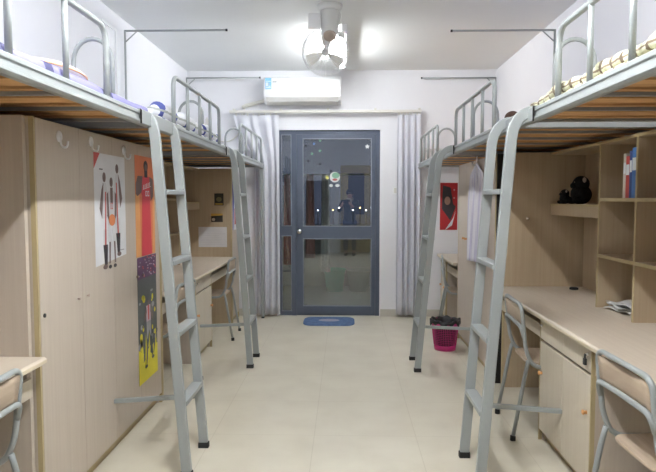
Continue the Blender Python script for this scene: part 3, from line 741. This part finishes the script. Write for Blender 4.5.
# ------------------------------------------------------------ orbit fan on the ceiling
fan = thing('ceiling_fan', 'grey orbiting ceiling fan with a round wire cage beside the tube light', 'fan', (-0.12, 4.75, 2.90))
MB().lathe([(0.0,-0.05),(0.07,-0.05),(0.092,-0.03),(0.098,0.0)], 26).build('ceiling_mount', 'greyp', fan)
Ry = Matrix.Rotation(math.radians(-38), 4, 'X')
b = MB(); b.lathe([(0,-0.235),(0.052,-0.235),(0.066,-0.21),(0.070,-0.15),(0.078,-0.06),(0.075,-0.045),(0,-0.045)], 26)
b.box(0.055,0.085,-0.02,0.02,-0.15,-0.07); mo = b.build('motor_housing', 'greyp', fan)
MB().lathe([(0,-0.036),(0.040,-0.036),(0.050,-0.026),(0.050,0.0),(0,0.01)], 22, (0.0,-0.015,-0.225), 0, Ry).build('motor_cap', 'brown', mo)
cc = Vector((-0.04, 0.16, -0.32)); Rz = Matrix.Rotation(math.radians(-72), 4, 'X')
b = MB()
def circ(r, z, n=36): return [cc + (Rz @ Vector((r*math.cos(2*PI*k/n), r*math.sin(2*PI*k/n), z))) for k in range(n)]
for r_, z_, th in ((0.185, 0.0, 0.005), (0.175, -0.045, 0.002), (0.15,-0.075,0.002), (0.175, 0.045, 0.002), (0.12,0.07,0.002), (0.06,0.085,0.003), (0.06,-0.085,0.003)):
    b.tube(circ(r_, z_), th, 6, closed=True)
for k in range(24):
    a = 2*PI*k/24; pr_ = [(0.06,-0.085),(0.15,-0.075),(0.178,-0.04),(0.185,0),(0.178,0.04),(0.12,0.07),(0.06,0.085)]
    b.tube([cc + (Rz @ Vector((r_*math.cos(a), r_*math.sin(a), z_))) for r_, z_ in pr_], 0.0014, 4)
b.build('fan_cage', 'white', fan)
hub = MB().lathe([(0,-0.03),(0.028,-0.03),(0.03,0.02),(0,0.03)], 18, cc, 0, Rz).build('fan_hub', 'greyp', fan)
MB().tube([Vector((0,0.03,-0.215)), cc], 0.02, 12).build('shaft', 'greyp', fan)
for k in range(3):
    a0 = 2*PI*k/3+0.6; b = MB()
    def bl(u, v):
        r_ = 0.03+0.135*v; a = a0+(u-0.5)*(0.55+0.15*math.sin(PI*v)); return cc + (Rz @ Vector((r_*math.cos(a), r_*math.sin(a), (u-0.5)*0.03)))
    b.grid(bl, 8, 6); b.build('fan_blade', plain('fan_blade_%d' % k, (0.82,0.81,0.76), 0.4), hub, solid=0.003)
b = MB(); b.box(-0.052,0.052,-0.022,0.0,-0.062,0.062)
o = b.build('counterweight', 'white', fan, bevel=0.018); o.location = (-0.118, -0.03, -0.135)
MB().tube([(-0.09,-0.03,-0.135),(-0.05,0,-0.12)], 0.008, 8).build('counterweight_arm', 'greyp', fan)

# ------------------------------------------------------------ posters (thin printed sheets)
def side_sheet(name, face, s, ya, yb, za, zb, layers, mats, label, cat='poster', skew=0.0):
    """face = x of the surface carrying it; s = +1 when it faces +x. layers: (poly in 0..1 coords, layer, mat)"""
    b = MB()
    def put(poly, lay, m):
        x0 = face + s*(0.0006+lay*0.0007); x1 = x0 + s*0.0006
        pts = [(ya+(yb-ya)*u, za+(zb-za)*v + skew*u) for u, v in poly]
        b.prism(pts, x0, x1, 'x', m)
    for poly, lay, m_ in layers: put(poly, lay, m_)
    o = b.build(name, mats); return tag(o, label, cat)
def ell(cx, cy, rx, ry, n=14): return [(cx+rx*math.cos(2*PI*k/n), cy+ry*math.sin(2*PI*k/n)) for k in range(n)]
P = lambda n, c: plain('print_'+n, c, 0.55)
pw, pred, pdk, pskin, pora = P('white',(0.68,0.69,0.71)), P('red',(0.52,0.08,0.07)), P('black',(0.035,0.03,0.035)), P('dark_skin',(0.16,0.11,0.10)), P('orange',(0.62,0.20,0.07))
pgr = P('grey',(0.30,0.30,0.32)); pyl = P('yellow',(0.70,0.62,0.03)); ppu = P('dark_purple',(0.10,0.04,0.10)); por2 = P('orange_red',(0.68,0.20,0.08)); pjr = P('jersey_red',(0.62,0.05,0.07)); pblu = P('blue',(0.10,0.12,0.42))
S = []
S.append(([(0,0.0),(1,0.05),(1,1),(0,1)], 0, 0)); S.append(([(0,0.86),(0,1),(0.18,1)], 1, 1))
def player(cx, w_, top, mid=False):
    r = []
    r.append((ell(cx, top-0.05, 0.05, 0.045), 1, 3))
    if mid:
        r += [([(cx-0.10,top-0.13),(cx+0.10,top-0.13),(cx+0.12,top-0.36),(cx-0.12,top-0.36)], 1, 5), ([(cx-0.04,top-0.10),(cx+0.04,top-0.10),(cx+0.04,top-0.24),(cx-0.04,top-0.24)], 2, 3)]
        r += [([(cx-0.13,top-0.36),(cx+0.13,top-0.36),(cx+0.15,top-0.60),(cx+0.02,top-0.60),(cx,top-0.45),(cx-0.02,top-0.60),(cx-0.15,top-0.60)], 1, 5)]
        for q in (-1, 1): r.append(([(cx+q*0.05,top-0.60),(cx+q*0.10,top-0.60),(cx+q*0.11,top-0.80),(cx+q*0.07,top-0.80)], 1, 3)); r.append((ell(cx+q*0.08, top-0.83, 0.05, 0.018), 1, 2))
        r.append((ell(cx, top-0.40, 0.105, 0.055), 3, 4))
        for q in (-1,1): r.append(([(cx+q*0.11,top-0.14),(cx+q*0.15,top-0.16),(cx+q*0.15,top-0.36),(cx+q*0.08,top-0.42)], 2, 3))
        for dx in (-0.03, 0.015):
            r.append(([(cx+dx-0.012,top-0.24),(cx+dx+0.016,top-0.24),(cx+dx+0.016,top-0.30),(cx+dx-0.012,top-0.30)], 3, 1))
            r.append(([(cx+dx-0.004,top-0.252),(cx+dx+0.008,top-0.252),(cx+dx+0.008,top-0.288),(cx+dx-0.004,top-0.288)], 4, 5))
    else:
        q = -1 if cx < 0.5 else 1
        r += [([(cx-0.05,top-0.10),(cx+0.05,top-0.10),(cx+0.10,top-0.20),(cx+0.08,top-0.42),(cx-0.08,top-0.42),(cx-0.10,top-0.20)], 1, 5)]
        r += [([(cx+q*0.03,top-0.10),(cx+q*0.09,top-0.16),(cx+q*0.16,top-0.33),(cx+q*0.09,top-0.42),(cx+q*0.06,top-0.30)], 2, 3)]
        r += [([(cx-q*0.02,top-0.18),(cx-q*0.05,top-0.18),(cx-q*0.02,top-0.70),(cx+q*0.02,top-0.70)], 2, 1)]
        r += [([(cx-0.07,top-0.66),(cx+0.07,top-0.66),(cx+0.05,top-0.84),(cx-0.03,top-0.86)], 2, 2), ([(cx-0.05,top-0.52),(cx+0.05,top-0.52),(cx+0.06,top-0.66),(cx-0.06,top-0.66)], 1, 5)]
        r.append((ell(cx+q*0.02, top-0.86, 0.07, 0.022), 3, 3))
    return r
S += player(0.30, 0.3, 0.84); S += player(0.72, 0.3, 0.93); S += player(0.52, 0.3, 0.80, True)
S.append(([(0.16,0.855),(0.26,0.855),(0.26,0.865),(0.16,0.865)],1,2)); S.append(([(0.78,0.10),(0.92,0.10),(0.92,0.108),(0.78,0.108)],1,6))
side_sheet('poster', -1.26, 1, 2.985, 3.41, 1.055, 1.635, S, [pw, pred, pdk, pskin, pora, P('kit_white',(0.60,0.60,0.62)), pgr], 'white poster of three basketball players on the left wardrobe')
S = [([(0,0),(1,0),(1,1),(0,1)], 0, 0)]
S += [([(0.0,0.0),(0.25,0),(0.20,0.65),(0.0,0.62)],1,4), ([(0.85,0.0),(1,0.0),(1,0.7),(0.90,0.6)],1,4)]
S += [([(0.28,0.0),(0.80,0.0),(0.74,0.60),(0.84,0.72),(0.72,0.80),(0.40,0.80),(0.18,0.72),(0.34,0.60)],2,1)]
S += [([(0.30,0.64),(0.10,0.60),(0.02,0.62),(0.02,0.72),(0.12,0.80),(0.36,0.80)],3,3), ([(0.78,0.55),(0.93,0.60),(0.90,0.78),(0.72,0.80)],3,3)]
S += [(ell(0.53,0.905,0.11,0.055),4,2), ([(0.46,0.79),(0.62,0.79),(0.62,0.90),(0.46,0.90)],3,2), (ell(0.53,0.89,0.07,0.035),5,3)]
# swooping wordmark strokes and the number on the jersey
for q in range(5): S.append(([(0.38+q*0.08,0.675+q*0.008),(0.41+q*0.08,0.675+q*0.008),(0.43+q*0.08,0.715+q*0.008),(0.40+q*0.08,0.715+q*0.008)],4,5))
S.append(([(0.36,0.665),(0.78,0.700),(0.78,0.706),(0.36,0.672)],5,5))
for dx in (0.50,0.61):
    S.append(([(dx,0.60),(dx+0.08,0.60),(dx+0.08,0.655),(dx,0.655)],4,5)); S.append(([(dx+0.02,0.612),(dx+0.06,0.612),(dx+0.06,0.643),(dx+0.02,0.643)],5,1))
side_sheet('poster', -1.26, 1, 3.575, 3.935, 1.045, 1.665, S, [por2, pjr, pdk, pskin, P('amber',(0.72,0.34,0.12)), pw], 'orange poster of a player in a red jersey, upper one on the left wardrobe')
S = [([(0,0),(1,-0.0),(1,1),(0,1)], 0, 0), ([(0,0),(1,0),(1,0.24),(0.7,0.27),(0.3,0.22),(0,0.28)],1,1), ([(0,0.83),(1,0.83),(1,1),(0,1)],1,2)]
rr = random.Random(3)
for k in range(46):
    u, v = rr.uniform(0.04,0.93), rr.uniform(0.835,0.985); S.append(([(u,v),(u+0.045,v),(u+0.045,v+0.010),(u,v+0.010)],2,rr.choice((3,3,4,6))))
for k in range(26):
    cx = rr.choice((rr.uniform(0.04,0.30), rr.uniform(0.70,0.96))); cy = rr.uniform(0.30,0.72)
    S.append((ell(cx,cy,rr.uniform(0.03,0.08),rr.uniform(0.008,0.03),9),2,rr.choice((1,1,6,0,6))))
for k in range(10): 
    u0 = 0.05+0.09*k; S.append(([(u0,0.20+0.05*math.sin(k*2.1)),(u0+0.09,0.22+0.05*math.cos(k*1.7)),(u0+0.05,0.38)],2,rr.choice((1,0))))
S += [([(0.40,0.60),(0.62,0.60),(0.64,0.46),(0.40,0.46)],3,3), ([(0.47,0.60),(0.55,0.60),(0.54,0.48),(0.49,0.48)],4,4), (ell(0.52,0.635,0.055,0.026),4,5), (ell(0.52,0.652,0.058,0.016),5,0), ([(0.40,0.47),(0.64,0.47),(0.64,0.32),(0.54,0.40),(0.42,0.30)],3,6),
      ([(0.40,0.32),(0.48,0.34),(0.44,0.17),(0.38,0.12)],4,0), ([(0.60,0.34),(0.68,0.33),(0.74,0.19),(0.68,0.16)],4,0), ([(0.40,0.59),(0.26,0.52),(0.30,0.47),(0.36,0.50),(0.42,0.55)],4,5), ([(0.62,0.59),(0.76,0.50),(0.72,0.46),(0.66,0.50),(0.61,0.54)],4,5),
      (ell(0.36,0.115,0.07,0.014),5,0), (ell(0.72,0.155,0.07,0.014),5,0)]
side_sheet('poster', -1.26, 1, 3.585, 3.945, 0.25, 1.040, S, [P('charcoal',(0.09,0.10,0.10)), pyl, ppu, P('pale_pink',(0.50,0.38,0.45)), pred, pskin, pgr], 'dark and yellow sports poster, lower one on the left wardrobe')
# blue poster on the far left wardrobe
S = [([(0,0),(1,0),(1,1),(0,1)],0,0), ([(0.1,0),(0.9,0),(0.7,0.35),(0.8,0.6),(0.3,0.55)],1,1), (ell(0.5,0.72,0.2,0.10),2,2), ([(0.3,0.1),(0.6,0.1),(0.65,0.4),(0.3,0.4)],2,3)]
side_sheet('poster', -1.26, 1, 6.70, 7.02, 1.05, 1.66, S, [pblu, pw, pskin, pred], 'blue poster on the narrow wardrobe beside the farthest left ladder')
def front_sheet(name, x0, x1, z0, z1, y, layers, mats, label, cat='poster'):
    b = MB()
    for poly, lay, m_ in layers:
        ya_ = y - 0.0006 - lay*0.0007; b.prism([(x0+(x1-x0)*u, z0+(z1-z0)*v) for u, v in poly], ya_-0.0006, ya_, 'y', m_)
    return tag(b.build(name, mats), label, cat)
pyb = L_B-0.024
S = [([(0,0),(1,0),(1,1),(0,1)],0,0)] + [([(0.06+0.0*k,0.12+0.09*k),(0.94-0.1*(k%3),0.12+0.09*k),(0.94-0.1*(k%3),0.13+0.09*k),(0.06,0.13+0.09*k)],1,1) for k in range(9)]
front_sheet('notice_sheet', -1.628, -1.311, 0.866, 1.090, pyb, S, [P('paper',(0.66,0.66,0.68)), P('pencil',(0.52,0.52,0.56))], 'white printed sheet on the end panel of the far left desk', 'paper')
S = [([(0,0),(1,0),(1,1),(0,1)],0,0), (ell(0.5,0.5,0.3,0.2),1,1), ([(0.1,0.05),(0.9,0.05),(0.9,0.18),(0.1,0.18)],1,2)]
front_sheet('photo_card', -1.447, -1.345, 1.330, 1.462, pyb, S, [P('dark_green',(0.03,0.03,0.02)), P('olive',(0.16,0.14,0.07)), P('amber2',(0.45,0.28,0.06))], 'small dark photo on the far left panel, upper of two', 'photo')
S = [([(0,0),(1,0),(1,1),(0,1)],0,0), ([(0,0.7),(1,0.8),(1,1),(0,1)],1,2), (ell(0.2,0.3,0.14,0.18),1,1)]
front_sheet('photo_card', -1.485, -1.355, 1.145, 1.238, pyb, S, [P('dark3',(0.03,0.025,0.02)), P('cream3',(0.6,0.5,0.4)), P('amber3',(0.50,0.30,0.05))], 'small dark and amber photo, lower of two above the white sheet', 'photo')
S = [([(0,0),(1,0),(1,1),(0,1)],0,0), ([(0.15,0.95),(0.6,0.9),(0.75,0.55),(0.9,0.5),(0.6,0.2),(0.1,0.45)],1,1), ([(0.3,0.0),(0.75,0.25),(0.9,0.42),(0.7,0.1)],2,3), (ell(0.42,0.62,0.17,0.09),2,2), (ell(0.8,0.85,0.05,0.02),1,4), (ell(0.8,0.68,0.05,0.02),1,4)]
front_sheet('poster', 1.12, 1.325, 1.035, 1.59, YF, S, [P('crimson',(0.42,0.015,0.02)), pdk, P('face',(0.40,0.25,0.20)), pw, P('pink4',(0.55,0.25,0.25))], 'crimson and black poster on the far wall beyond the right wardrobe')
S = [([(0,0),(1,0),(1,1),(0,1)],0,0), (ell(0.5,0.5,0.22,0.2),1,1)]

# ------------------------------------------------------------ hooks on the left wardrobe
def wall_hook(x, y, z, s, label):
    t = thing('wall_hook', label, 'hook', (x, y, z))
    MB().lathe([(0.026,0),(0.024,0.004),(0,0.005)], 20, (s*0.0005,0,0.02), 0, Matrix.Rotation(s*PI/2, 4, 'Y')).build('hook_plate', 'white', t)
    MB().tube(fillet([(s*0.005,0,0.02),(s*0.010,0,-0.025),(s*0.035,0,-0.03),(s*0.040,0,0.0)], 0.014, 5), 0.005, 8).build('hook_arm', 'white', t)
for y, z, lb in ((2.63,1.655,'white plastic hook on the left wardrobe, nearest its front corner'), (2.96,1.665,'white plastic hook above the white poster, middle one of the row'), (3.40,1.655,'white plastic hook between the two upper posters')): wall_hook(-1.26, y, z, 1, lb)
wall_hook(1.13, 5.2, 1.72, -1, 'white hook carrying the lavender garment on the right wardrobe')
# garment
def gf(u, v):
    wd = 0.50+0.10*min(1, v*4)+0.03*v
    y = 5.08+(u-0.5)*wd; z = 1.705-0.85*v*(1.06-0.12*u)+0.03*math.sin(u*5)*v-0.10*abs(u-0.5)*(1-v)*2
    return Vector((1.13-0.030-0.013*math.sin(u*22+v*2)*min(1, v*3)-0.012*v, y, z))
o = MB().grid(gf, 70, 24).build('shirt', 'shirt', solid=0.004); tag(o, 'lavender striped shirt hanging on the right wardrobe front', 'shirt')

# ------------------------------------------------------------ things on shelves and desk
ZS = 1.405
for k, (cn, col, h, tk, lb) in enumerate((('paleblue',(0.45,0.55,0.70),0.285,0.036,'pale blue book on the right shelf, first from the divider'),
        ('blue',(0.08,0.22,0.55),0.265,0.048,'bright blue book on the right shelf, second from the divider'),
        ('navy',(0.05,0.10,0.30),0.25,0.028,'dark blue book on the right shelf, third from the divider'),
        ('red',(0.50,0.08,0.07),0.225,0.040,'red book on the right shelf, fourth from the divider'),
        ('cream',(0.62,0.58,0.52),0.24,0.030,'cream book on the right shelf, last of the row'))):
    y = 3.151 + sum((0.0365,0.0485,0.0285,0.0405,0.0305)[:k])
    t = thing('book', lb, 'book', (1.52, y, ZS), 0, 'books on the right-hand shelf')
    cm = P(cn, col)
    b = MB(); b.box(0,0.17,0,0.0015,0,h); b.box(0,0.17,tk-0.0015,tk,0,h); b.box(-0.0015,0.0,0,tk,0,h); b.build('cover', cm, t)
    MB().box(0.0005,0.165,0.0017,tk-0.0017,0.003,h-0.003).build('pages', 'whitec', t)
    MB().box(-0.0022,-0.0015,0.003,tk-0.003,h*0.55,h*0.8).build('spine_label', 'lwhite', t)
def plush(x, y, z, sc, label, face=-1, muzzle='blackfur'):
    t = thing('plush_toy', label, 'toy', (x, y, z))
    b = MB(); b.ball((0,0,0.055*sc), 0.062*sc, 0, 20, (0.9,1.15,0.9)); b.ball((0.0,0.01*sc,0.118*sc), 0.05*sc, 0, 20, (0.95,1.05,0.95)); 
    b.ball((face*0.035*sc,0.05*sc,0.022*sc), 0.025*sc, 0, 12, (1.5,1,0.9)); b.ball((face*0.035*sc,-0.05*sc,0.022*sc), 0.025*sc, 0, 12, (1.5,1,0.9))
    b.ball((face*0.02*sc,0.065*sc,0.06*sc), 0.02*sc, 0, 12, (1,1,1.8)); b.ball((face*0.02*sc,-0.065*sc,0.06*sc), 0.02*sc, 0, 12, (1,1,1.8))
    b.build('body', 'blackfur', t)
    MB().ball((face*0.045*sc,0.01*sc,0.108*sc), 0.022*sc, 0, 14, (0.8,1.1,0.8)).build('muzzle', muzzle, t)
    for q in (-1,1):
        MB().ball((0,0.01*sc+q*0.05*sc,0.14*sc), 0.016*sc, 0, 12, (0.6,1,1)).build('ear', 'brown', t)
        MB().ball((face*0.044*sc,0.01*sc+q*0.018*sc,0.128*sc), 0.004*sc, 0, 8).build('eye', 'steel', t)
plush(1.60, 4.12, 1.366, 1.15, 'larger black plush toy with small ears on the lipped shelf')
plush(1.545, 4.27, 1.366, 0.62, 'small black plush toy left of the larger one on the lipped shelf')
plush(1.60, 2.84, 1.405, 0.85, 'black plush toy with white muzzle at the right edge of the view', muzzle='white')
# loose papers
rr = random.Random(9)
for k, (x, y, rz, zz, lb) in enumerate(((1.63,3.44,0.15,0.7585,'lowest white sheet of the loose papers under the right shelf'),(1.62,3.43,-0.12,0.775,'middle white sheet of the loose papers under the right shelf'),(1.63,3.40,0.2,0.792,'crumpled top sheet of the loose papers under the right shelf'))):
    b = MB(); b.grid(lambda u, v: Vector(((u-0.5)*0.18, (v-0.5)*0.25, 0.010+0.007*math.sin(u*7+k)+0.005*math.sin(v*11+k*2))), 10, 12)
    o = b.build('paper_sheet', 'whitec', solid=0.0015, loc=(x, y, zz)); o.rotation_euler = (0,0,rz); tag(o, lb, 'paper', 'loose papers on the right desk')
o = MB().lathe([(0.030,0),(0.030,0.012),(0.024,0.016),(0,0.016)], 20).build('cable_cap', 'rubber', loc=(1.63, 4.29, 0.757)); tag(o, 'small flat black cable hole cap in the back corner of the right desk', 'box')  # cap over the cable hole of the desk
t = thing('notebook', 'pink notebook lying on the middle shelf at the right edge of the view', 'notebook', (1.56, 2.86, 1.075), 0.2)
b = MB(); b.box(-0.05,0.09,-0.07,0.07,0,0.0015).box(-0.05,0.09,-0.07,0.07,0.0165,0.018).box(-0.0515,-0.05,-0.07,0.07,0,0.018); b.build('cover', P('pink_cover',(0.60,0.22,0.25)), t)
MB().box(-0.049,0.087,-0.067,0.067,0.0017,0.0163).build('pages', 'whitec', t)
# desk grommet/hook on the right end panel
o = MB().lathe([(0.013,0),(0.013,0.004),(0.006,0.006),(0.006,0.016),(0,0.018)], 14, (0,0,0), 0, Rx).build('panel_knob', 'steel', loc=(1.335, R_B-0.024, 1.258)); tag(o, 'small steel stud on the right end panel', 'stud')

# ------------------------------------------------------------ waste basket
t = thing('waste_basket', 'magenta plastic mesh waste basket with black liner by the right wardrobe', 'waste basket', (0.935, 5.56, 0))
M['mag'] = plain('magenta_plastic', (0.55,0.03,0.20), 0.4)
def rad(z): return 0.098 + 0.030*z/0.27
b = MB(); b.lathe([(0,0.003),(0.098,0.0),(rad(0.05),0.05),(rad(0.05)-0.003,0.05),(0.092,0.006),(0,0.007)], 36); b.build('basket_base', 'mag', t)
b = MB(); b.lathe([(rad(0.048+0.0165*k)-0.0015, 0.048+0.0165*k) for k in range(12)], 44, cap=False); b.build('basket_mesh', 'mag', t, wire=0.0055)
b = MB(); b.lathe([(rad(0.228),0.228),(rad(0.27)+0.006,0.268),(rad(0.27)+0.006,0.275),(rad(0.27)-0.003,0.275),(rad(0.228)-0.004,0.228)], 36, cap=False); b.build('basket_rim', 'mag', t)
b = MB()
def lin(k, n, r, z):
    a = 2*PI*k/n; return Vector((r*math.cos(a), r*math.sin(a), z))
n = 60; rings = []
for j, (dr_, z) in enumerate(((-0.012,0.010),(-0.012,0.14),(-0.010,0.26),(-0.004,0.283),(0.010,0.286),(0.014,0.270),(0.013,0.245))):
    ring = []
    for k in range(n):
        a = 2*PI*k/n; w_ = 0.0 if j < 3 else 0.006*math.sin(a*11)+0.005*math.sin(a*5+1)
        ring.append(b.b.verts.new((( rad(min(z,0.27))+dr_+abs(w_)*0.4)*math.cos(a), (rad(min(z,0.27))+dr_+abs(w_)*0.4)*math.sin(a), z+w_*(0.8 if j < 5 else 2.2))))
    rings.append(ring)
for A, B in zip(rings, rings[1:]):
    for k in range(n): f = b.b.faces.new((A[k],A[(k+1)%n],B[(k+1)%n],B[k])); f.smooth = True
b.b.faces.new(rings[0][::-1])
b.build('liner', plain('black_liner', (0.02,0.018,0.022), 0.35), t)

# ------------------------------------------------------------ rug
pts = []
for cx, cy, a0 in ((0.02,6.86,0),(-0.38,6.86,PI/2),(-0.38,6.68,PI),(0.02,6.68,1.5*PI)):
    for k in range(7):
        a = a0+PI/2*k/6; pts.append((cx+0.09*math.cos(a), cy+0.13*math.sin(a)))
t = thing('rug', 'small blue oval rug on the floor before the glass door', 'rug', (0,0,0))
MB().prism(pts, 0.0, 0.016, 'z').build('rug_pile', 'bluemat', t, bevel=0.005)
MB().prism([(-0.18+0.12*math.cos(2*PI*k/20), 6.79+0.07*math.sin(2*PI*k/20)) for k in range(20)], 0.0155, 0.0175, 'z').build('rug_motif', P('pale_motif',(0.35,0.33,0.42)), t)

# ------------------------------------------------------------ dark cabinet behind the viewer, mirrored in the glass
t = thing('cabinet', 'dark brown tall cabinet mirrored in the door glass', 'cabinet', (-1.0, YB, 0))
M['dkbrown'] = wood('dark_brown_laminate', (0.035,0.025,0.022), (0.05,0.04,0.035), (40,40,2))
MB().box(0.0,0.56,0.004,0.44,0,1.86).build('carcass', 'dkbrown', t)
for a in (0.004, 0.282): 
    o = MB().box(a, a+0.274, 0.44, 0.458, 0.06, 1.855).build('cabinet_door', 'dkbrown', t, bevel=0.002)
    MB().tube([(a+(0.25 if a < 0.1 else 0.024), 0.459, 0.9), (a+(0.25 if a < 0.1 else 0.024), 0.475, 0.92), (a+(0.25 if a < 0.1 else 0.024), 0.475, 1.02), (a+(0.25 if a < 0.1 else 0.024), 0.459, 1.04)], 0.005, 8).build('door_handle', 'steel', o)

# ------------------------------------------------------------ photographer (behind the viewpoint; seen mirrored in the glass)
def skin_mesh(name, verts, edges, mat, parent, root=0, sub=2):
    me = bpy.data.meshes.new(name); me.from_pydata([v[0] for v in verts], edges, []); me.materials.append(M[mat])
    o = bpy.data.objects.new(name, me); C.objects.link(o); o.parent = parent
    md = o.modifiers.new('skin', 'SKIN'); md.use_smooth_shade = True
    for i, v in enumerate(verts):
        r = v[1] if isinstance(v[1], tuple) else (v[1], v[1]); me.skin_vertices[0].data[i].radius = r
        me.skin_vertices[0].data[i].use_root = (i == root)
    s_ = o.modifiers.new('sub', 'SUBSURF'); s_.levels = sub; s_.render_levels = sub
    return o
pt = thing('person', 'person in dark jacket and pale scarf holding a camera, mirrored in the door glass', 'person', (0.12, -0.42, 0))
V = [((0,0,0.88),(0.13,0.09)), ((0,0,1.02),(0.12,0.085)), ((0,0.0,1.18),(0.135,0.095)), ((0,0,1.31),(0.12,0.08)), ((0,0.01,1.38),0.05), ((0,0.02,1.44),0.048),
     ((0,0.035,1.50),(0.072,0.085)), ((0,0.03,1.56),(0.07,0.085)),
     ((0.09,0,0.82),0.085), ((0.10,0.01,0.46),0.055), ((0.10,-0.02,0.10),0.038), ((0.10,0.10,0.035),0.034),
     ((-0.09,0,0.82),0.085), ((-0.10,0.01,0.46),0.055), ((-0.10,-0.02,0.10),0.038), ((-0.10,0.10,0.035),0.034),
     ((0.17,0,1.33),0.052), ((0.23,0.03,1.08),0.040), ((0.05,0.20,1.24),0.030), ((-0.03,0.235,1.31),0.026),
     ((-0.17,0,1.33),0.052), ((-0.27,0.04,1.09),0.040), ((-0.21,0.20,1.24),0.030), ((-0.16,0.235,1.31),0.026)]
Ed = [(0,1),(1,2),(2,3),(3,4),(4,5),(5,6),(6,7),(0,8),(8,9),(9,10),(10,11),(0,12),(12,13),(13,14),(14,15),(3,16),(16,17),(17,18),(18,19),(3,20),(20,21),(21,22),(22,23)]
n0 = len(V)
for hx, sg, hi in ((-0.03, 1, 19), (-0.16, -1, 23)):
    for q in range(4):
        a = len(V); L_ = (0.026,0.030,0.028,0.022)[q]
        bx = hx + (0.01*sg); bz = 1.335 - q*0.017
        V += [((bx, 0.262, bz), 0.0085), ((bx-sg*0.012, 0.262+L_, bz), 0.0078), ((bx-sg*0.034, 0.268+L_, bz+0.002), 0.0068)]
        Ed += [(hi, a), (a, a+1), (a+1, a+2)]
    a = len(V); V += [((hx-sg*0.012, 0.245, 1.342), 0.009), ((hx-sg*0.030, 0.258, 1.350), 0.008)]; Ed += [(hi, a), (a, a+1)]
skin_mesh('body', V, Ed, 'skin', pt)
b = MB(); hc = Vector((0,0.035,1.53))
for sx in (-1,1): b.ball(hc+Vector((sx*0.027,0.082,0.012)), 0.0095, 0, 10)
b.build('eyes', 'white', pt)
b = MB(); b.ball(hc+Vector((0,0.095,-0.018)), 0.014, 0, 12, (0.8,1.1,1.4)); b.ball(hc+Vector((0.078,0.0,-0.01)), 0.02, 0, 10, (0.4,0.8,1.4)); b.ball(hc+Vector((-0.078,0.0,-0.01)), 0.02, 0, 10, (0.4,0.8,1.4)); b.build('nose_and_ears', 'skin', pt)
b = MB(); b.ball(hc+Vector((0,0.088,-0.05)), 0.018, 0, 12, (1.3,0.4,0.35)); b.build('mouth', 'red', pt)
b = MB(); b.ball(hc+Vector((0,-0.018,0.028)), 0.098, 0, 24, (0.95,1.0,0.92)); b.build('hair', 'hair', pt)
skin_mesh('jacket', [((0,0,0.80),(0.165,0.125)), ((0,0,0.95),(0.155,0.115)), ((0,0,1.18),(0.162,0.118)), ((0,0,1.315),(0.135,0.095)), ((0,0.005,1.365),(0.07,0.065)),
    ((0.175,0,1.335),0.066), ((0.235,0.03,1.08),0.054), ((0.085,0.175,1.215),0.042), ((-0.175,0,1.335),0.066), ((-0.275,0.04,1.09),0.054), ((-0.225,0.175,1.215),0.042)],
    [(0,1),(1,2),(2,3),(3,4),(3,5),(5,6),(6,7),(3,8),(8,9),(9,10)], 'jacket', pt)
skin_mesh('trousers', [((0,0,0.86),(0.145,0.105)), ((0.09,0,0.80),0.098), ((0.10,0.01,0.46),0.070), ((0.10,-0.02,0.12),0.055), ((-0.09,0,0.80),0.098), ((-0.10,0.01,0.46),0.070), ((-0.10,-0.02,0.12),0.055)],
    [(0,1),(1,2),(2,3),(0,4),(4,5),(5,6)], 'jeans', pt)
for sx in (-1,1): skin_mesh('shoe', [((sx*0.10,-0.04,0.042),(0.046,0.042)), ((sx*0.10,0.06,0.038),(0.048,0.038)), ((sx*0.10,0.15,0.030),(0.040,0.030))], [(0,1),(1,2)], 'rubber', pt)
b = MB(); b.tube([(0.072*math.cos(a), 0.012+0.066*math.sin(a), 1.40+0.008*math.sin(3*a)) for a in [2*PI*k/20 for k in range(20)]], 0.024, 10, closed=True)
b.tube([(0.03,0.085,1.39),(0.035,0.125,1.28),(0.03,0.128,1.12)], 0.024, 10); b.build('scarf', 'scarf', pt)
cm = thing('camera_body', 'black camera held by the person mirrored in the door glass', 'camera', (0.12-0.095, -0.42+0.285, 1.29))
MB().box(-0.062,0.062,-0.03,0.03,0,0.078).box(-0.025,0.025,-0.025,0.025,0.078,0.098).build('housing', 'rubber', cm, bevel=0.006)
MB().lathe([(0.036,0),(0.036,0.05),(0.030,0.058),(0,0.052)], 24, (0,0.028,0.038), 0, Matrix.Rotation(-PI/2, 4, 'X')).build('lens', 'dark', cm)
